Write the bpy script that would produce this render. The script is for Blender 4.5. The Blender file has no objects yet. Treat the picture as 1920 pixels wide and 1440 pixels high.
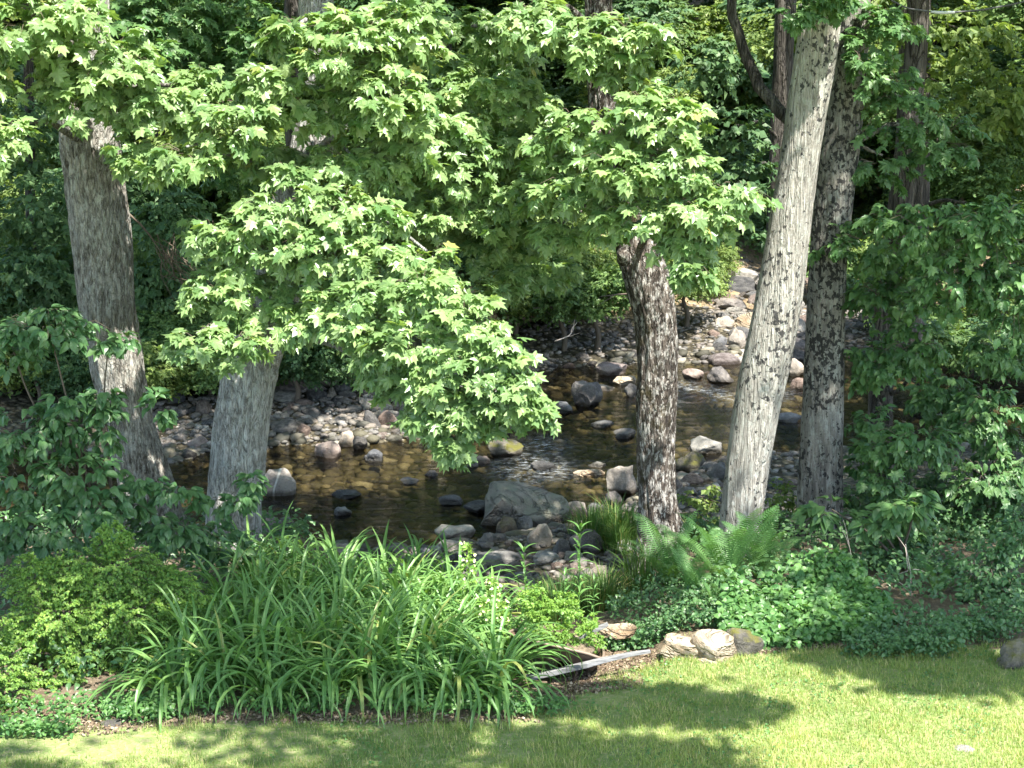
import bpy, math, random
import numpy as np
from mathutils import Vector, Matrix

rng = np.random.default_rng(7)
random.seed(7)
R_ = math.radians
sc = bpy.context.scene

# ------------------------------------------------------------------ camera, world, sun, exposure
CAM = np.array([0.0, 0.0, 5.5]); PITCH = R_(12.0); HFOV = R_(32.0); FPX = 960 / math.tan(HFOV / 2)
cam_d = bpy.data.cameras.new("camera"); cam = bpy.data.objects.new("camera", cam_d)
sc.collection.objects.link(cam); sc.camera = cam
cam.location = CAM; cam.rotation_euler = (math.pi / 2 - PITCH, 0, 0)
cam_d.sensor_width = 36; cam_d.lens = 18 / math.tan(HFOV / 2); cam_d.clip_start = 0.1; cam_d.clip_end = 1000

SUN_EL, SUN_AZ = 58.0, 148.0            # azimuth clockwise from +Y: behind the camera and to the right
el, az = R_(SUN_EL), R_(SUN_AZ)
TO_SUN = np.array([math.cos(el) * math.sin(az), math.cos(el) * math.cos(az), math.sin(el)])
world = bpy.data.worlds.new("World"); sc.world = world; world.use_nodes = True
wn = world.node_tree.nodes; wl = world.node_tree.links; wn.clear()
sky = wn.new('ShaderNodeTexSky'); sky.sky_type = 'NISHITA'; sky.sun_disc = False
sky.sun_elevation = el; sky.sun_rotation = az; sky.air_density = 1.0; sky.dust_density = 1.0
bgn = wn.new('ShaderNodeBackground'); bgn.inputs[1].default_value = 0.15
wo = wn.new('ShaderNodeOutputWorld'); wl.new(sky.outputs[0], bgn.inputs[0]); wl.new(bgn.outputs[0], wo.inputs[0])
sun_d = bpy.data.lights.new("sun", 'SUN'); sun_d.energy = 4.4; sun_d.angle = R_(0.53); sun_d.color = (1.0, 0.95, 0.86)
sun = bpy.data.objects.new("sun", sun_d); sc.collection.objects.link(sun)
sun.rotation_euler = Vector(TO_SUN).to_track_quat('Z', 'Y').to_euler()
sc.view_settings.view_transform = 'Standard'; sc.view_settings.look = 'None'
sc.view_settings.gamma = 1; sc.view_settings.use_curve_mapping = False
sc.view_settings.exposure = 1.95
sc.cycles.max_bounces = 7; sc.cycles.diffuse_bounces = 4; sc.cycles.transmission_bounces = 4
sc.cycles.transparent_max_bounces = 8; sc.cycles.caustics_reflective = False; sc.cycles.caustics_refractive = False

# ------------------------------------------------------------------ geometry helpers
cp, sp = math.cos(PITCH), math.sin(PITCH)
def ray(u, v):
    x = (u - 960) / FPX; y = -(v - 720) / FPX
    return np.array([x, cp + y * sp, -sp + y * cp])
def at(u, v, y):                       # a photo point at forward distance y, in metres
    d = ray(u, v); return CAM + d * (y / d[1])
def at_z(u, v, z):
    d = ray(u, v); return CAM + d * ((z - CAM[2]) / d[2])
def project(P):
    Q = P - CAM; f = Q[:, 1] * cp - Q[:, 2] * sp; w = Q[:, 1] * sp + Q[:, 2] * cp
    return 960 + FPX * Q[:, 0] / f, 720 - FPX * w / f, f
def unit(a): return a / np.maximum(np.linalg.norm(a, axis=-1, keepdims=True), 1e-9)

def _h(i, j, k):
    n = (i * 73856093) ^ (j * 19349663) ^ (k * 83492791)
    n = (n ^ (n >> 13)) * 1274126177 & 0x7fffffff
    n = (n ^ (n >> 16)) * 2246822519 & 0x7fffffff
    return (n & 0xffff) / 65535.0
def vnoise(P):
    P = np.asarray(P, float); i = np.floor(P).astype(np.int64); f = P - i; f = f * f * (3 - 2 * f)
    r = 0
    for dx in (0, 1):
        for dy in (0, 1):
            for dz in (0, 1):
                w = (f[..., 0] if dx else 1 - f[..., 0]) * (f[..., 1] if dy else 1 - f[..., 1]) * (f[..., 2] if dz else 1 - f[..., 2])
                r = r + w * _h(i[..., 0] + dx, i[..., 1] + dy, i[..., 2] + dz)
    return r
def fbm(P, o=4):
    P = np.asarray(P, float); r = 0; a = 0.5
    for k in range(o): r = r + a * vnoise(P * 2 ** k + 17.3 * k); a *= 0.5
    return r                               # about 0..0.94

def mesh_np(name, V, F, tint=None, mat=None, smooth=False, extra=None):
    F = np.asarray(F, np.int32); k = F.shape[1]
    me = bpy.data.meshes.new(name)
    me.vertices.add(len(V)); me.vertices.foreach_set('co', np.asarray(V, np.float32).ravel())
    me.loops.add(F.size); me.loops.foreach_set('vertex_index', F.ravel())
    me.polygons.add(len(F)); me.polygons.foreach_set('loop_start', np.arange(len(F), dtype=np.int32) * k)
    try: me.polygons.foreach_set('loop_total', np.full(len(F), k, np.int32))
    except Exception: pass
    me.polygons.foreach_set('use_smooth', np.full(len(F), smooth))
    if tint is not None:
        a = me.attributes.new('tint', 'FLOAT', 'POINT'); a.data.foreach_set('value', np.asarray(tint, np.float32))
    for nm, arr in (extra or {}).items():
        a = me.attributes.new(nm, 'FLOAT', 'POINT'); a.data.foreach_set('value', np.asarray(arr, np.float32))
    me.update(calc_edges=True); me.validate()
    if mat: me.materials.append(mat)
    return me
def link(name, data, parent=None, **props):
    o = bpy.data.objects.new(name, data); sc.collection.objects.link(o)
    if parent: o.parent = parent
    for k, v in props.items(): o[k] = v
    return o
def thing(name, label, cat, loc, group=None, data=None):
    o = link(name, data); o.location = [float(c) for c in loc]; o['label'] = label; o['category'] = cat
    if group: o['group'] = group
    return o

def frames(N, T):
    """rotation matrices with Z=N and Y close to T"""
    N = unit(N); X = unit(np.cross(T, N)); Y = np.cross(N, X)
    return np.stack([X, Y, N], axis=2)
def scatter(temps, idx, P, Rm, S, tint):
    """place templates; returns V, F(tris), tint"""
    Vs, Fs, Ts = [], [], []; off = 0
    for k, (tv, tf) in enumerate(temps):
        m = np.where(idx == k)[0]
        if not len(m): continue
        V = np.einsum('nij,vj->nvi', Rm[m], tv) * S[m][:, None, None] + P[m][:, None, :]
        F = tf[None] + (np.arange(len(m)) * len(tv))[:, None, None] + off
        Vs.append(V.reshape(-1, 3)); Fs.append(F.reshape(-1, 3)); Ts.append(np.repeat(tint[m], len(tv)))
        off += len(m) * len(tv)
    return np.concatenate(Vs), np.concatenate(Fs), np.concatenate(Ts)

# ---- leaf templates: base at the origin, tip along +Y, about 1 long
def fan(outline, centre, bend, curl=0.0):
    o = np.array(outline, float); pts = np.vstack([[centre], o]); n = len(o)
    x, y = pts[:, 0], pts[:, 1]
    z = -bend * (x ** 2 + 0.55 * (y - 0.35) ** 2) + 0.10 * np.abs(x) * (1 if curl >= 0 else -1) + curl * x * y
    f = [[0, i + 1, (i + 1) % n + 1] for i in range(n)]
    return np.column_stack([x, y, z]), np.array(f)
_half = [(0.06, 0.05), (0.36, -0.02), (0.27, 0.16), (0.58, 0.36), (0.54, 0.42), (0.33, 0.44), (0.24, 0.52), (0.30, 0.72), (0.13, 0.72)]
def maple(bend, curl, jit=0.0, seed=0):
    r = np.random.default_rng(seed)
    h = [(a + r.normal(0, jit), b + r.normal(0, jit)) for a, b in _half]
    h2 = [(a + r.normal(0, jit), b + r.normal(0, jit)) for a, b in _half]
    out = h + [(0, 1.02)] + [(-a, b) for a, b in reversed(h2)]
    return fan(out, (0, 0.3), bend, curl)
MAPLE = [maple(0.5, 0.0, .02, 1), maple(0.9, 0.25, .03, 2), maple(0.35, -0.3, .03, 3), maple(1.3, 0.1, .03, 4), maple(0.7, -0.1, .03, 5)]
def ovate(w, bend, n=5, fold=0.25):
    pts = []; fs = []
    for i in range(n + 1):
        t = i / n; ww = w * math.sin(math.pi * min(1, t ** 0.8)) if 0 < i < n else 0.0
        z = -bend * (t - 0.25) ** 2
        pts += [(-ww, t, z + fold * ww), (0, t, z), (ww, t, z + fold * ww)]
    for i in range(n):
        a = 3 * i; b = a + 3
        fs += [(a, a + 1, b + 1), (a, b + 1, b), (a + 1, a + 2, b + 2), (a + 1, b + 2, b + 1)]
    return np.array(pts), np.array(fs)
OVATE = [ovate(.27, .3), ovate(.31, .6), ovate(.24, .1), ovate(.28, .9)]
ROUND = [ovate(.45, .3, 4), ovate(.42, .7, 4)]
LANCE = [ovate(.09, .5, 6), ovate(.1, 1.0, 6)]
def quadleaf(w, bend, fold=.2):
    V = np.array([(0, 0, 0), (w, .45, fold * w), (0, 1, -bend), (-w, .45, fold * w)]); return V, np.array([(0, 1, 2), (0, 2, 3)])
QUAD = [quadleaf(.34, .25), quadleaf(.3, .5), quadleaf(.42, .1, -.2)]
_s = [(0.0, 0.02), (0.33, 0.05), (0.2, 0.24), (0.55, 0.42), (0.2, 0.52), (0, 1.0), (-0.2, 0.52), (-0.55, 0.42), (-0.2, 0.24), (-0.33, 0.05)]
STAR = [fan(_s, (0, .3), .6, 0), fan(_s, (0, .3), 1.1, .2)]

def sphere_dirs(n, front=0.0, up=0.0):
    d = unit(rng.normal(size=(n, 3))); d[:, 1] -= front; d[:, 2] += up; return unit(d)

def sprays(masses, density, leaf_len, per=13, up=0.9, out=0.55, jit=0.45, droop=0.35, lw=0.9, twig_r=0.004, front=0.35, tierz=0.0):
    """masses: (centre, radii). returns leaf arrays and twig segments"""
    P, N, T, S, segs = [], [], [], [], []
    split = []
    for c, q in masses:
        split.append((c, q * .86))
        for _ in range(2):
            d = unit(rng.normal(size=3)); split.append((c + d * q * rng.uniform(.5, .85), q * rng.uniform(.3, .5)))
    masses = split
    for c, r in masses:
        area = 4 * math.pi * ((r[0] * r[1]) ** 1.6 / 3 + (r[0] * r[2]) ** 1.6 / 3 + (r[1] * r[2]) ** 1.6 / 3) ** (1 / 1.6)
        n = max(3, int(area * density / per))
        d = sphere_dirs(n, front=front, up=0.15)
        k0 = rng.uniform(0.25, 0.7, n)[:, None]; k1 = (1.0 + 0.16 * rng.normal(size=n)).clip(.6, 1.3)[:, None]
        a = c + d * r * k0; b = c + d * r * k1
        mid = (a + b) / 2 + np.array([0, 0, 1]) * np.linalg.norm(b - a, axis=1, keepdims=True) * 0.12
        b = b - np.array([0, 0, 1]) * np.linalg.norm(b - a, axis=1, keepdims=True) * 0.18
        segs.append(np.stack([a, mid, b], 1))
        t = np.linspace(0.22, 1.0, per)[None, :, None] + rng.normal(0, .03, (n, per, 1))
        pos = (1 - t) ** 2 * a[:, None] + 2 * t * (1 - t) * mid[:, None] + t * t * b[:, None]
        td = unit(2 * (1 - t) * (mid - a)[:, None] + 2 * t * (b - mid)[:, None])
        side = unit(np.cross(td, np.array([0, 0, 1.0])) + 1e-6)
        sg = np.where(np.arange(per) % 2 == 0, 1.0, -1.0)[None, :, None]
        ang = rng.uniform(.3, 1.1, (n, per, 1)); ang[:, -1] = 0
        ld = unit(td * np.cos(ang) + side * sg * np.sin(ang) + rng.normal(0, .2, (n, per, 3)) - np.array([0, 0, droop]))
        nn = unit(np.array([0, 0, up]) * .7 + TO_SUN * .45 + d[:, None] * out + rng.normal(0, jit, (n, per, 3)))
        off = leaf_len * .35 * ld
        P.append((pos + off).reshape(-1, 3)); N.append(nn.reshape(-1, 3)); T.append(ld.reshape(-1, 3))
        S.append((leaf_len * rng.uniform(.42, 1.2, n * per)))
    return np.concatenate(P), np.concatenate(N), np.concatenate(T), np.concatenate(S), np.concatenate(segs)

def twig_mesh(name, segs, r0, base, mat):
    n = len(segs); V = []; ts = [0, .5, 1]; rr = [r0, r0 * .8, r0 * .3]
    A, M, B = segs[:, 0], segs[:, 1], segs[:, 2]
    X = unit(np.cross(B - A, [0.3, 0.2, 1.0])); Y = unit(np.cross(B - A, X))
    for P, r in zip((A, M, B), rr):
        for k in range(3):
            an = k * 2 * math.pi / 3
            V.append(P + (X * math.cos(an) + Y * math.sin(an)) * r - base)
    V = np.stack(V, 1).reshape(-1, 3); f = []
    for i in range(2):
        for k in range(3):
            a, b = i * 3 + k, i * 3 + (k + 1) % 3
            f += [(a, b, b + 3), (a, b + 3, a + 3)]
    F = (np.array(f)[None] + (np.arange(n) * 9)[:, None, None]).reshape(-1, 3)
    return mesh_np(name, V, F, mat=mat)

def tube(path, radii, seg=10, closed=True, ring=None, disp=None, step=None):
    """path (n,3), radii (n,): smooth resampled tube, quads"""
    path = np.asarray(path, float); radii = np.asarray(radii, float)
    L = np.r_[0, np.cumsum(np.linalg.norm(np.diff(path, axis=0), axis=1))]
    m = max(len(path), int(L[-1] / (step or .1)) + 2); s = np.linspace(0, L[-1], m)
    # Catmull-like smoothing through interpolation and averaging
    P = np.column_stack([np.interp(s, L, path[:, i]) for i in range(3)]); r = np.interp(s, L, radii)
    w = max(1, int(m / len(path) * .45))
    if w > 1:
        ker = np.ones(2 * w + 1) / (2 * w + 1)
        def sm(a):
            pa = np.r_[2 * a[0] - a[w:0:-1], a, 2 * a[-1] - a[-2:-w - 2:-1]]; return np.convolve(pa, ker, 'valid')
        P = np.column_stack([sm(P[:, i]) for i in range(3)]); r = np.abs(sm(r))
    T = unit(np.gradient(P, axis=0)); ref = np.array([0.02, 1.0, 0.03]) if abs(T[0][1]) < .8 else np.array([1.0, 0, 0])
    X = unit(np.cross(T, ref)); Y = np.cross(T, X)
    th = np.linspace(0, 2 * math.pi, seg, endpoint=False)
    D = X[:, None] * np.cos(th)[None, :, None] + Y[:, None] * np.sin(th)[None, :, None]
    rr = np.repeat(r[:, None], seg, 1)
    if disp is not None: rr = rr + disp(np.repeat(th[None], m, 0), np.repeat(s[:, None], seg, 1), rr)
    V = (P[:, None] + D * rr[:, :, None]).reshape(-1, 3)
    i = np.arange(m - 1)[:, None] * seg; j = np.arange(seg)[None]; j2 = (j + 1) % seg
    F = np.stack([i + j, i + j2, i + seg + j2, i + seg + j], -1).reshape(-1, 4)
    V = np.vstack([V, P[0], P[-1]]); n0 = len(V) - 2
    c0 = np.array([[n0, (k + 1) % seg, k, k] for k in range(seg)]); c1 = np.array([[n0 + 1, (m - 1) * seg + k, (m - 1) * seg + (k + 1) % seg, 0] for k in range(seg)])
    tr = np.vstack([np.stack([F[:, 0], F[:, 1], F[:, 2]], 1), np.stack([F[:, 0], F[:, 2], F[:, 3]], 1), c0[:, :3], c1[:, :3]])
    return V, tr

# ------------------------------------------------------------------ material helpers
class M:
    def __init__(s, name):
        s.m = bpy.data.materials.new(name); s.m.use_nodes = True; s.t = s.m.node_tree; s.t.nodes.clear()
        s.out = s.n('ShaderNodeOutputMaterial')
    def n(s, t, **k):
        x = s.t.nodes.new(t)
        for a, b in k.items(): setattr(x, a, b)
        return x
    def l(s, a, b): s.t.links.new(a, b)
    def set(s, node, key, val):
        if hasattr(val, 'is_linked') or isinstance(val, bpy.types.NodeSocket): s.l(val, node.inputs[key])
        else: node.inputs[key].default_value = val
    def coord(s, kind='Object', scale=None):
        c = s.n('ShaderNodeTexCoord').outputs[kind]
        if scale:
            mp = s.n('ShaderNodeMapping'); s.l(c, mp.inputs[0]); mp.inputs['Scale'].default_value = scale; c = mp.outputs[0]
        return c
    def noise(s, vec, scale, detail=4, rough=.55, dist=0):
        x = s.n('ShaderNodeTexNoise'); s.l(vec, x.inputs['Vector']); x.inputs['Scale'].default_value = scale
        x.inputs['Detail'].default_value = detail; x.inputs['Roughness'].default_value = rough; x.inputs['Distortion'].default_value = dist
        return x.outputs[0]
    def voro(s, vec, scale, feature='F1', out='Distance', rand=1):
        x = s.n('ShaderNodeTexVoronoi', feature=feature); s.l(vec, x.inputs['Vector']); x.inputs['Scale'].default_value = scale
        return x.outputs[out]
    def ramp(s, fac, stops):
        x = s.n('ShaderNodeValToRGB'); s.l(fac, x.inputs[0]); e = x.color_ramp.elements
        while len(e) < len(stops): e.new(.5)
        for q, (p, c) in zip(e, stops): q.position = p; q.color = (*c, 1) if len(c) == 3 else c
        return x.outputs[0]
    def g(s, v): return (v, v, v)
    def mix(s, f, a, b, mode='MIX'):
        x = s.n('ShaderNodeMix', data_type='RGBA', blend_type=mode)
        s.set(x, 0, f); 
        for k, v in ((6, a), (7, b)):
            if isinstance(v, tuple): x.inputs[k].default_value = (*v, 1)[:4]
            else: s.l(v, x.inputs[k])
        return x.outputs[2]
    def math(s, op, a, b=0.5, clamp=False):
        x = s.n('ShaderNodeMath', operation=op, use_clamp=clamp); s.set(x, 0, a); s.set(x, 1, b); return x.outputs[0]
    def bump(s, h, strength=.5, dist=.02):
        x = s.n('ShaderNodeBump'); s.l(h, x.inputs['Height']); x.inputs['Strength'].default_value = strength; x.inputs['Distance'].default_value = dist
        return x.outputs[0]
    def attr(s, name): return s.n('ShaderNodeAttribute', attribute_name=name).outputs['Fac']
    def pr(s, col, rough=.7, spec=.3, normal=None, **k):
        p = s.n('ShaderNodeBsdfPrincipled')
        if isinstance(col, tuple): p.inputs['Base Color'].default_value = (*col, 1)[:4]
        else: s.l(col, p.inputs['Base Color'])
        s.set(p, 'Roughness', rough); s.set(p, 'Specular IOR Level', spec)
        if normal is not None: s.l(normal, p.inputs['Normal'])
        return p.outputs[0]
    def done(s, sh): s.l(sh, s.out.inputs[0]); return s.m

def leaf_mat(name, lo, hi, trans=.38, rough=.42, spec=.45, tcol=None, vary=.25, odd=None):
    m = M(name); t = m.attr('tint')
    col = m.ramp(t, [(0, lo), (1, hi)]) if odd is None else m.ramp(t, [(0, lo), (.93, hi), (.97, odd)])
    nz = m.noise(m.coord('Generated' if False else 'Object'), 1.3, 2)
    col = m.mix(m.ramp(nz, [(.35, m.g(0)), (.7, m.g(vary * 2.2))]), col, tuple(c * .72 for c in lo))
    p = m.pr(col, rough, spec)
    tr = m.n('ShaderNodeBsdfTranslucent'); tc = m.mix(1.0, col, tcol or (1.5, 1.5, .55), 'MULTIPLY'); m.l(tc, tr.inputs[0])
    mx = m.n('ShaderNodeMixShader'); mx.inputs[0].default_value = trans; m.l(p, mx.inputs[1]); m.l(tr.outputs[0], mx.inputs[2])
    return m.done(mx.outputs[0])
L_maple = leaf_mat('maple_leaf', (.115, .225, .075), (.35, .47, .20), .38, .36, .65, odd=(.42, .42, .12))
L_maple_shaded = leaf_mat('maple_leaf_shaded', (.06, .15, .05), (.15, .26, .085), .3, .42, .45)  # darker copy of the maple leaf, shade put into its colour
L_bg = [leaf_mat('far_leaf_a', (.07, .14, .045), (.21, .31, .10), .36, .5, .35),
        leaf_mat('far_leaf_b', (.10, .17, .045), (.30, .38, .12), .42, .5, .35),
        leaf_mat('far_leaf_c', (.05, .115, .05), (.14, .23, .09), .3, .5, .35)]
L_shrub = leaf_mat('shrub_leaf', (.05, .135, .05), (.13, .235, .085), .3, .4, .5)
L_barb = leaf_mat('barberry_leaf', (.08, .195, .04), (.31, .46, .09), .35, .45, .4)
L_lily = leaf_mat('daylily_leaf', (.105, .235, .065), (.25, .41, .125), .32, .4, .5, odd=(.36, .38, .12))
L_fern = leaf_mat('fern_frond', (.08, .20, .065), (.17, .31, .10), .35, .5, .35)
L_cover = leaf_mat('groundcover_leaf', (.065, .17, .05), (.165, .31, .085), .32, .42, .5)
L_weed = leaf_mat('weed_leaf', (.13, .27, .05), (.27, .40, .08), .4, .45, .4)
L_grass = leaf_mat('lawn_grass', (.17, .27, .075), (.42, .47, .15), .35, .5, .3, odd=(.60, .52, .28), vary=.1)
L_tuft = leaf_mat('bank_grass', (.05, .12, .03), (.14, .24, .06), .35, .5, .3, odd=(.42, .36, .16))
L_petal = leaf_mat('pale_flower', (.75, .70, .40), (.85, .82, .62), .3, .5, .3)

def bark(name, base, dark, pale, lichen=None, lk=(.50, .60, .55), spots=None, moss=None, crack=1.0, fis=(22, 22, 3.2)):
    m = M(name); c = m.coord('Object')
    cs = m.coord('Object', fis)
    big = m.noise(c, 1.7, 4); fine = m.noise(c, 60, 6, .7)
    st = m.noise(cs, 1.0, 5, .62, .6)
    cr = m.voro(m.coord('Object', (fis[0] * .9, fis[1] * .9, fis[2] * .8)), 1.0, 'DISTANCE_TO_EDGE')
    col = m.mix(m.ramp(st, [(.36, m.g(0)), (.62, m.g(1))]), dark, base)
    col = m.mix(m.ramp(big, [(.42, m.g(0)), (.62, m.g(.45))]), col, pale)
    col = m.mix(m.ramp(fine, [(.3, m.g(.45)), (.6, m.g(0))]), col, dark)
    f1 = m.noise(m.coord('Object', (fis[0] * .42, fis[1] * .42, fis[2] * .55)), 1.0, 4, .55, .8)
    ridge = m.math('ABSOLUTE', m.math('SUBTRACT', f1, .5)); lines = m.ramp(ridge, [(.0, m.g(.9 * crack)), (.045, m.g(0))])
    col = m.mix(lines, col, tuple(x * .5 for x in dark))
    col = m.mix(m.ramp(cr, [(0, m.g(.4 * crack)), (.08, m.g(0))]), col, tuple(x * .45 for x in dark))
    if lichen:
        ln = m.noise(m.coord('Object', (20, 20, 9)), 1.0, 6, .75); col = m.mix(m.ramp(ln, [(lk[0], m.g(0)), (lk[1], m.g(lk[2]))]), col, lichen)
    if spots:
        sn = m.noise(m.coord('Object', (19, 19, 15)), 1.0, 5, .62, .3); sn2 = m.noise(c, 1.1, 2)
        sm = m.math('ADD', sn, m.math('MULTIPLY', m.math('SUBTRACT', sn2, .5), .45))
        col = m.mix(m.ramp(sm, [(spots[1], m.g(0)), (spots[1] + .035, m.g(.92))]), col, spots[0])
    if moss:
        mn = m.noise(c, 3.2, 5, .6); col = m.mix(m.ramp(mn, [(.58, m.g(0)), (.66, m.g(.8))]), col, moss)
    h = m.math('ADD', m.math('MULTIPLY', st, .7), m.math('MULTIPLY', fine, .35)); h = m.math('ADD', h, m.math('MULTIPLY', m.ramp(ridge, [(0, m.g(0)), (.08, m.g(1))]), crack))
    h = m.math('ADD', h, m.math('MULTIPLY', m.ramp(cr, [(0, m.g(0)), (.15, m.g(1))]), .4 * crack))
    return m.done(m.pr(col, .9, .15, m.bump(h, .9, .03)))
B_A = bark('bark_furrowed_brown', (.44, .41, .36), (.06, .05, .04), (.46, .455, .42), lichen=(.47, .49, .45), fis=(34, 34, 7), crack=.6)
B_B = bark('bark_pale_grey', (.54, .53, .50), (.22, .21, .195), (.58, .58, .57), lichen=(.52, .55, .53), crack=.8, fis=(34, 34, 7))
B_C = bark('bark_dark_lichen', (.14, .115, .095), (.04, .032, .028), (.19, .165, .145), lichen=(.44, .42, .39), lk=(.50, .56, .8), moss=(.05, .042, .018), fis=(30, 30, 5))
B_D = bark('bark_pale_spotted', (.46, .435, .385), (.20, .185, .165), (.52, .495, .45), lichen=(.46, .48, .44), spots=((.03, .03, .032), .575), crack=.5, fis=(36, 36, 3))
B_E = bark('bark_grey_spotted', (.27, .25, .215), (.11, .10, .09), (.33, .33, .30), lichen=(.36, .38, .34), spots=((.025, .025, .025), .52), crack=.4, fis=(26, 26, 2.4))
B_F = bark('bark_far_brown', (.13, .115, .10), (.045, .04, .036), (.20, .19, .175))
B_tw = M('twig_brown'); B_tw = B_tw.done(B_tw.pr((.13, .105, .08), .8, .2))
B_dead = M('dead_wood'); B_dead = B_dead.done(B_dead.pr((.38, .33, .28), .85, .15))

def rock_mat(name, lo, hi, pale, moss=None, vein=False, wet=True, sp=1.0, crk=False):
    m = M(name); c = m.coord('Object'); geo = m.n('ShaderNodeNewGeometry'); oi = m.n('ShaderNodeObjectInfo')
    n1 = m.noise(c, 4.5, 6, .65); n2 = m.noise(c, 42, 5, .75); n3 = m.noise(c, 1.4, 3)
    vc = m.n('ShaderNodeVectorMath', operation='ADD'); m.l(c, vc.inputs[0]); rv = m.n('ShaderNodeCombineXYZ')
    m.l(m.math('MULTIPLY', oi.outputs['Random'], 37.0), rv.inputs[0]); m.l(rv.outputs[0], vc.inputs[1])
    n4 = m.noise(vc.outputs[0], 3.0, 5, .62)
    col = m.mix(m.ramp(n4, [(.40, m.g(0)), (.60, m.g(1))]), lo, hi)
    hue = m.ramp(oi.outputs['Random'], [(0, (.82, .86, .92)), (.3, (1.0, .98, .93)), (.55, (1.12, .98, .86)), (.75, (1.0, 1.0, 1.0)), (1, (1.25, 1.2, 1.12))])
    col = m.mix(1.0, col, hue, 'MULTIPLY')
    col = m.mix(m.ramp(n2, [(.56, m.g(0)), (.68, m.g(.55 * sp))]), col, pale)
    col = m.mix(m.ramp(n2, [(.32, m.g(.5)), (.45, m.g(0))]), col, tuple(x * .4 for x in lo))
    if vein:
        w = m.n('ShaderNodeTexWave'); m.l(c, w.inputs[0]); w.inputs['Scale'].default_value = 1.1; w.inputs['Distortion'].default_value = 4
        col = m.mix(m.ramp(w.outputs[1], [(.0, m.g(.8)), (.05, m.g(0))]), col, (.55, .54, .5))
    if moss:
        sx = m.n('ShaderNodeSeparateXYZ'); m.l(geo.outputs['Normal'], sx.inputs[0])
        mm = m.math('MULTIPLY', m.ramp(sx.outputs[2], [(.1, m.g(0)), (.6, m.g(1))]), m.ramp(n1, [(.42, m.g(0)), (.55, m.g(1))]))
        col = m.mix(mm, col, moss)
    if crk:
        cn = m.noise(m.coord('Object', (1.3, 1.8, 2.6)), 1.0, 4, .6, 1.0); cl = m.math('ABSOLUTE', m.math('SUBTRACT', cn, .5))
        col = m.mix(m.ramp(cl, [(0, m.g(.6)), (.013, m.g(0))]), col, tuple(x * .25 for x in lo)); n1 = m.math('ADD', n1, m.ramp(cl, [(0, m.g(0)), (.04, m.g(.6))]))
    rough = .82
    if wet:
        px = m.n('ShaderNodeSeparateXYZ'); m.l(geo.outputs['Position'], px.inputs[0])
        zz = m.math('ADD', px.outputs[2], m.math('MULTIPLY', n1, -.10))
        wt = m.n('ShaderNodeMapRange'); m.l(zz, wt.inputs[0]); wt.inputs[1].default_value = -1.30; wt.inputs[2].default_value = -1.35
        wt.inputs[3].default_value = 0; wt.inputs[4].default_value = 1
        col = m.mix(wt.outputs[0], col, m.mix(1.0, col, (.30, .28, .25), 'MULTIPLY'))
        rough = m.math('SUBTRACT', .82, m.math('MULTIPLY', wt.outputs[0], .5))
    return m.done(m.pr(col, rough, .35, m.bump(m.math('ADD', n1, m.math('MULTIPLY', n2, .35)), 1.0, .07)))
K_grey = rock_mat('rock_grey', (.085, .085, .09), (.20, .195, .19), (.34, .33, .32))
K_dark = rock_mat('rock_dark', (.045, .045, .047), (.12, .115, .11), (.22, .21, .2))
K_pink = rock_mat('rock_pinkish', (.14, .11, .10), (.27, .225, .205), (.4, .36, .33))
K_pale = rock_mat('rock_pale', (.22, .21, .195), (.38, .36, .325), (.50, .475, .44))
K_tan = rock_mat('rock_tan', (.25, .185, .12), (.46, .40, .31), (.56, .52, .45), wet=False, crk=True)
K_moss = rock_mat('rock_mossy', (.07, .065, .055), (.18, .165, .14), (.30, .28, .24), moss=(.12, .115, .025))
K_vein = rock_mat('rock_veined', (.12, .12, .125), (.26, .26, .255), (.40, .39, .38), vein=True)
K_slab = rock_mat('rock_olive', (.15, .147, .135), (.27, .265, .245), (.38, .37, .345), moss=(.19, .19, .15), crk=True)
KM = dict(grey=K_grey, dark=K_dark, pink=K_pink, pale=K_pale, tan=K_tan, moss=K_moss, vein=K_vein, slab=K_slab)

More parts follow.
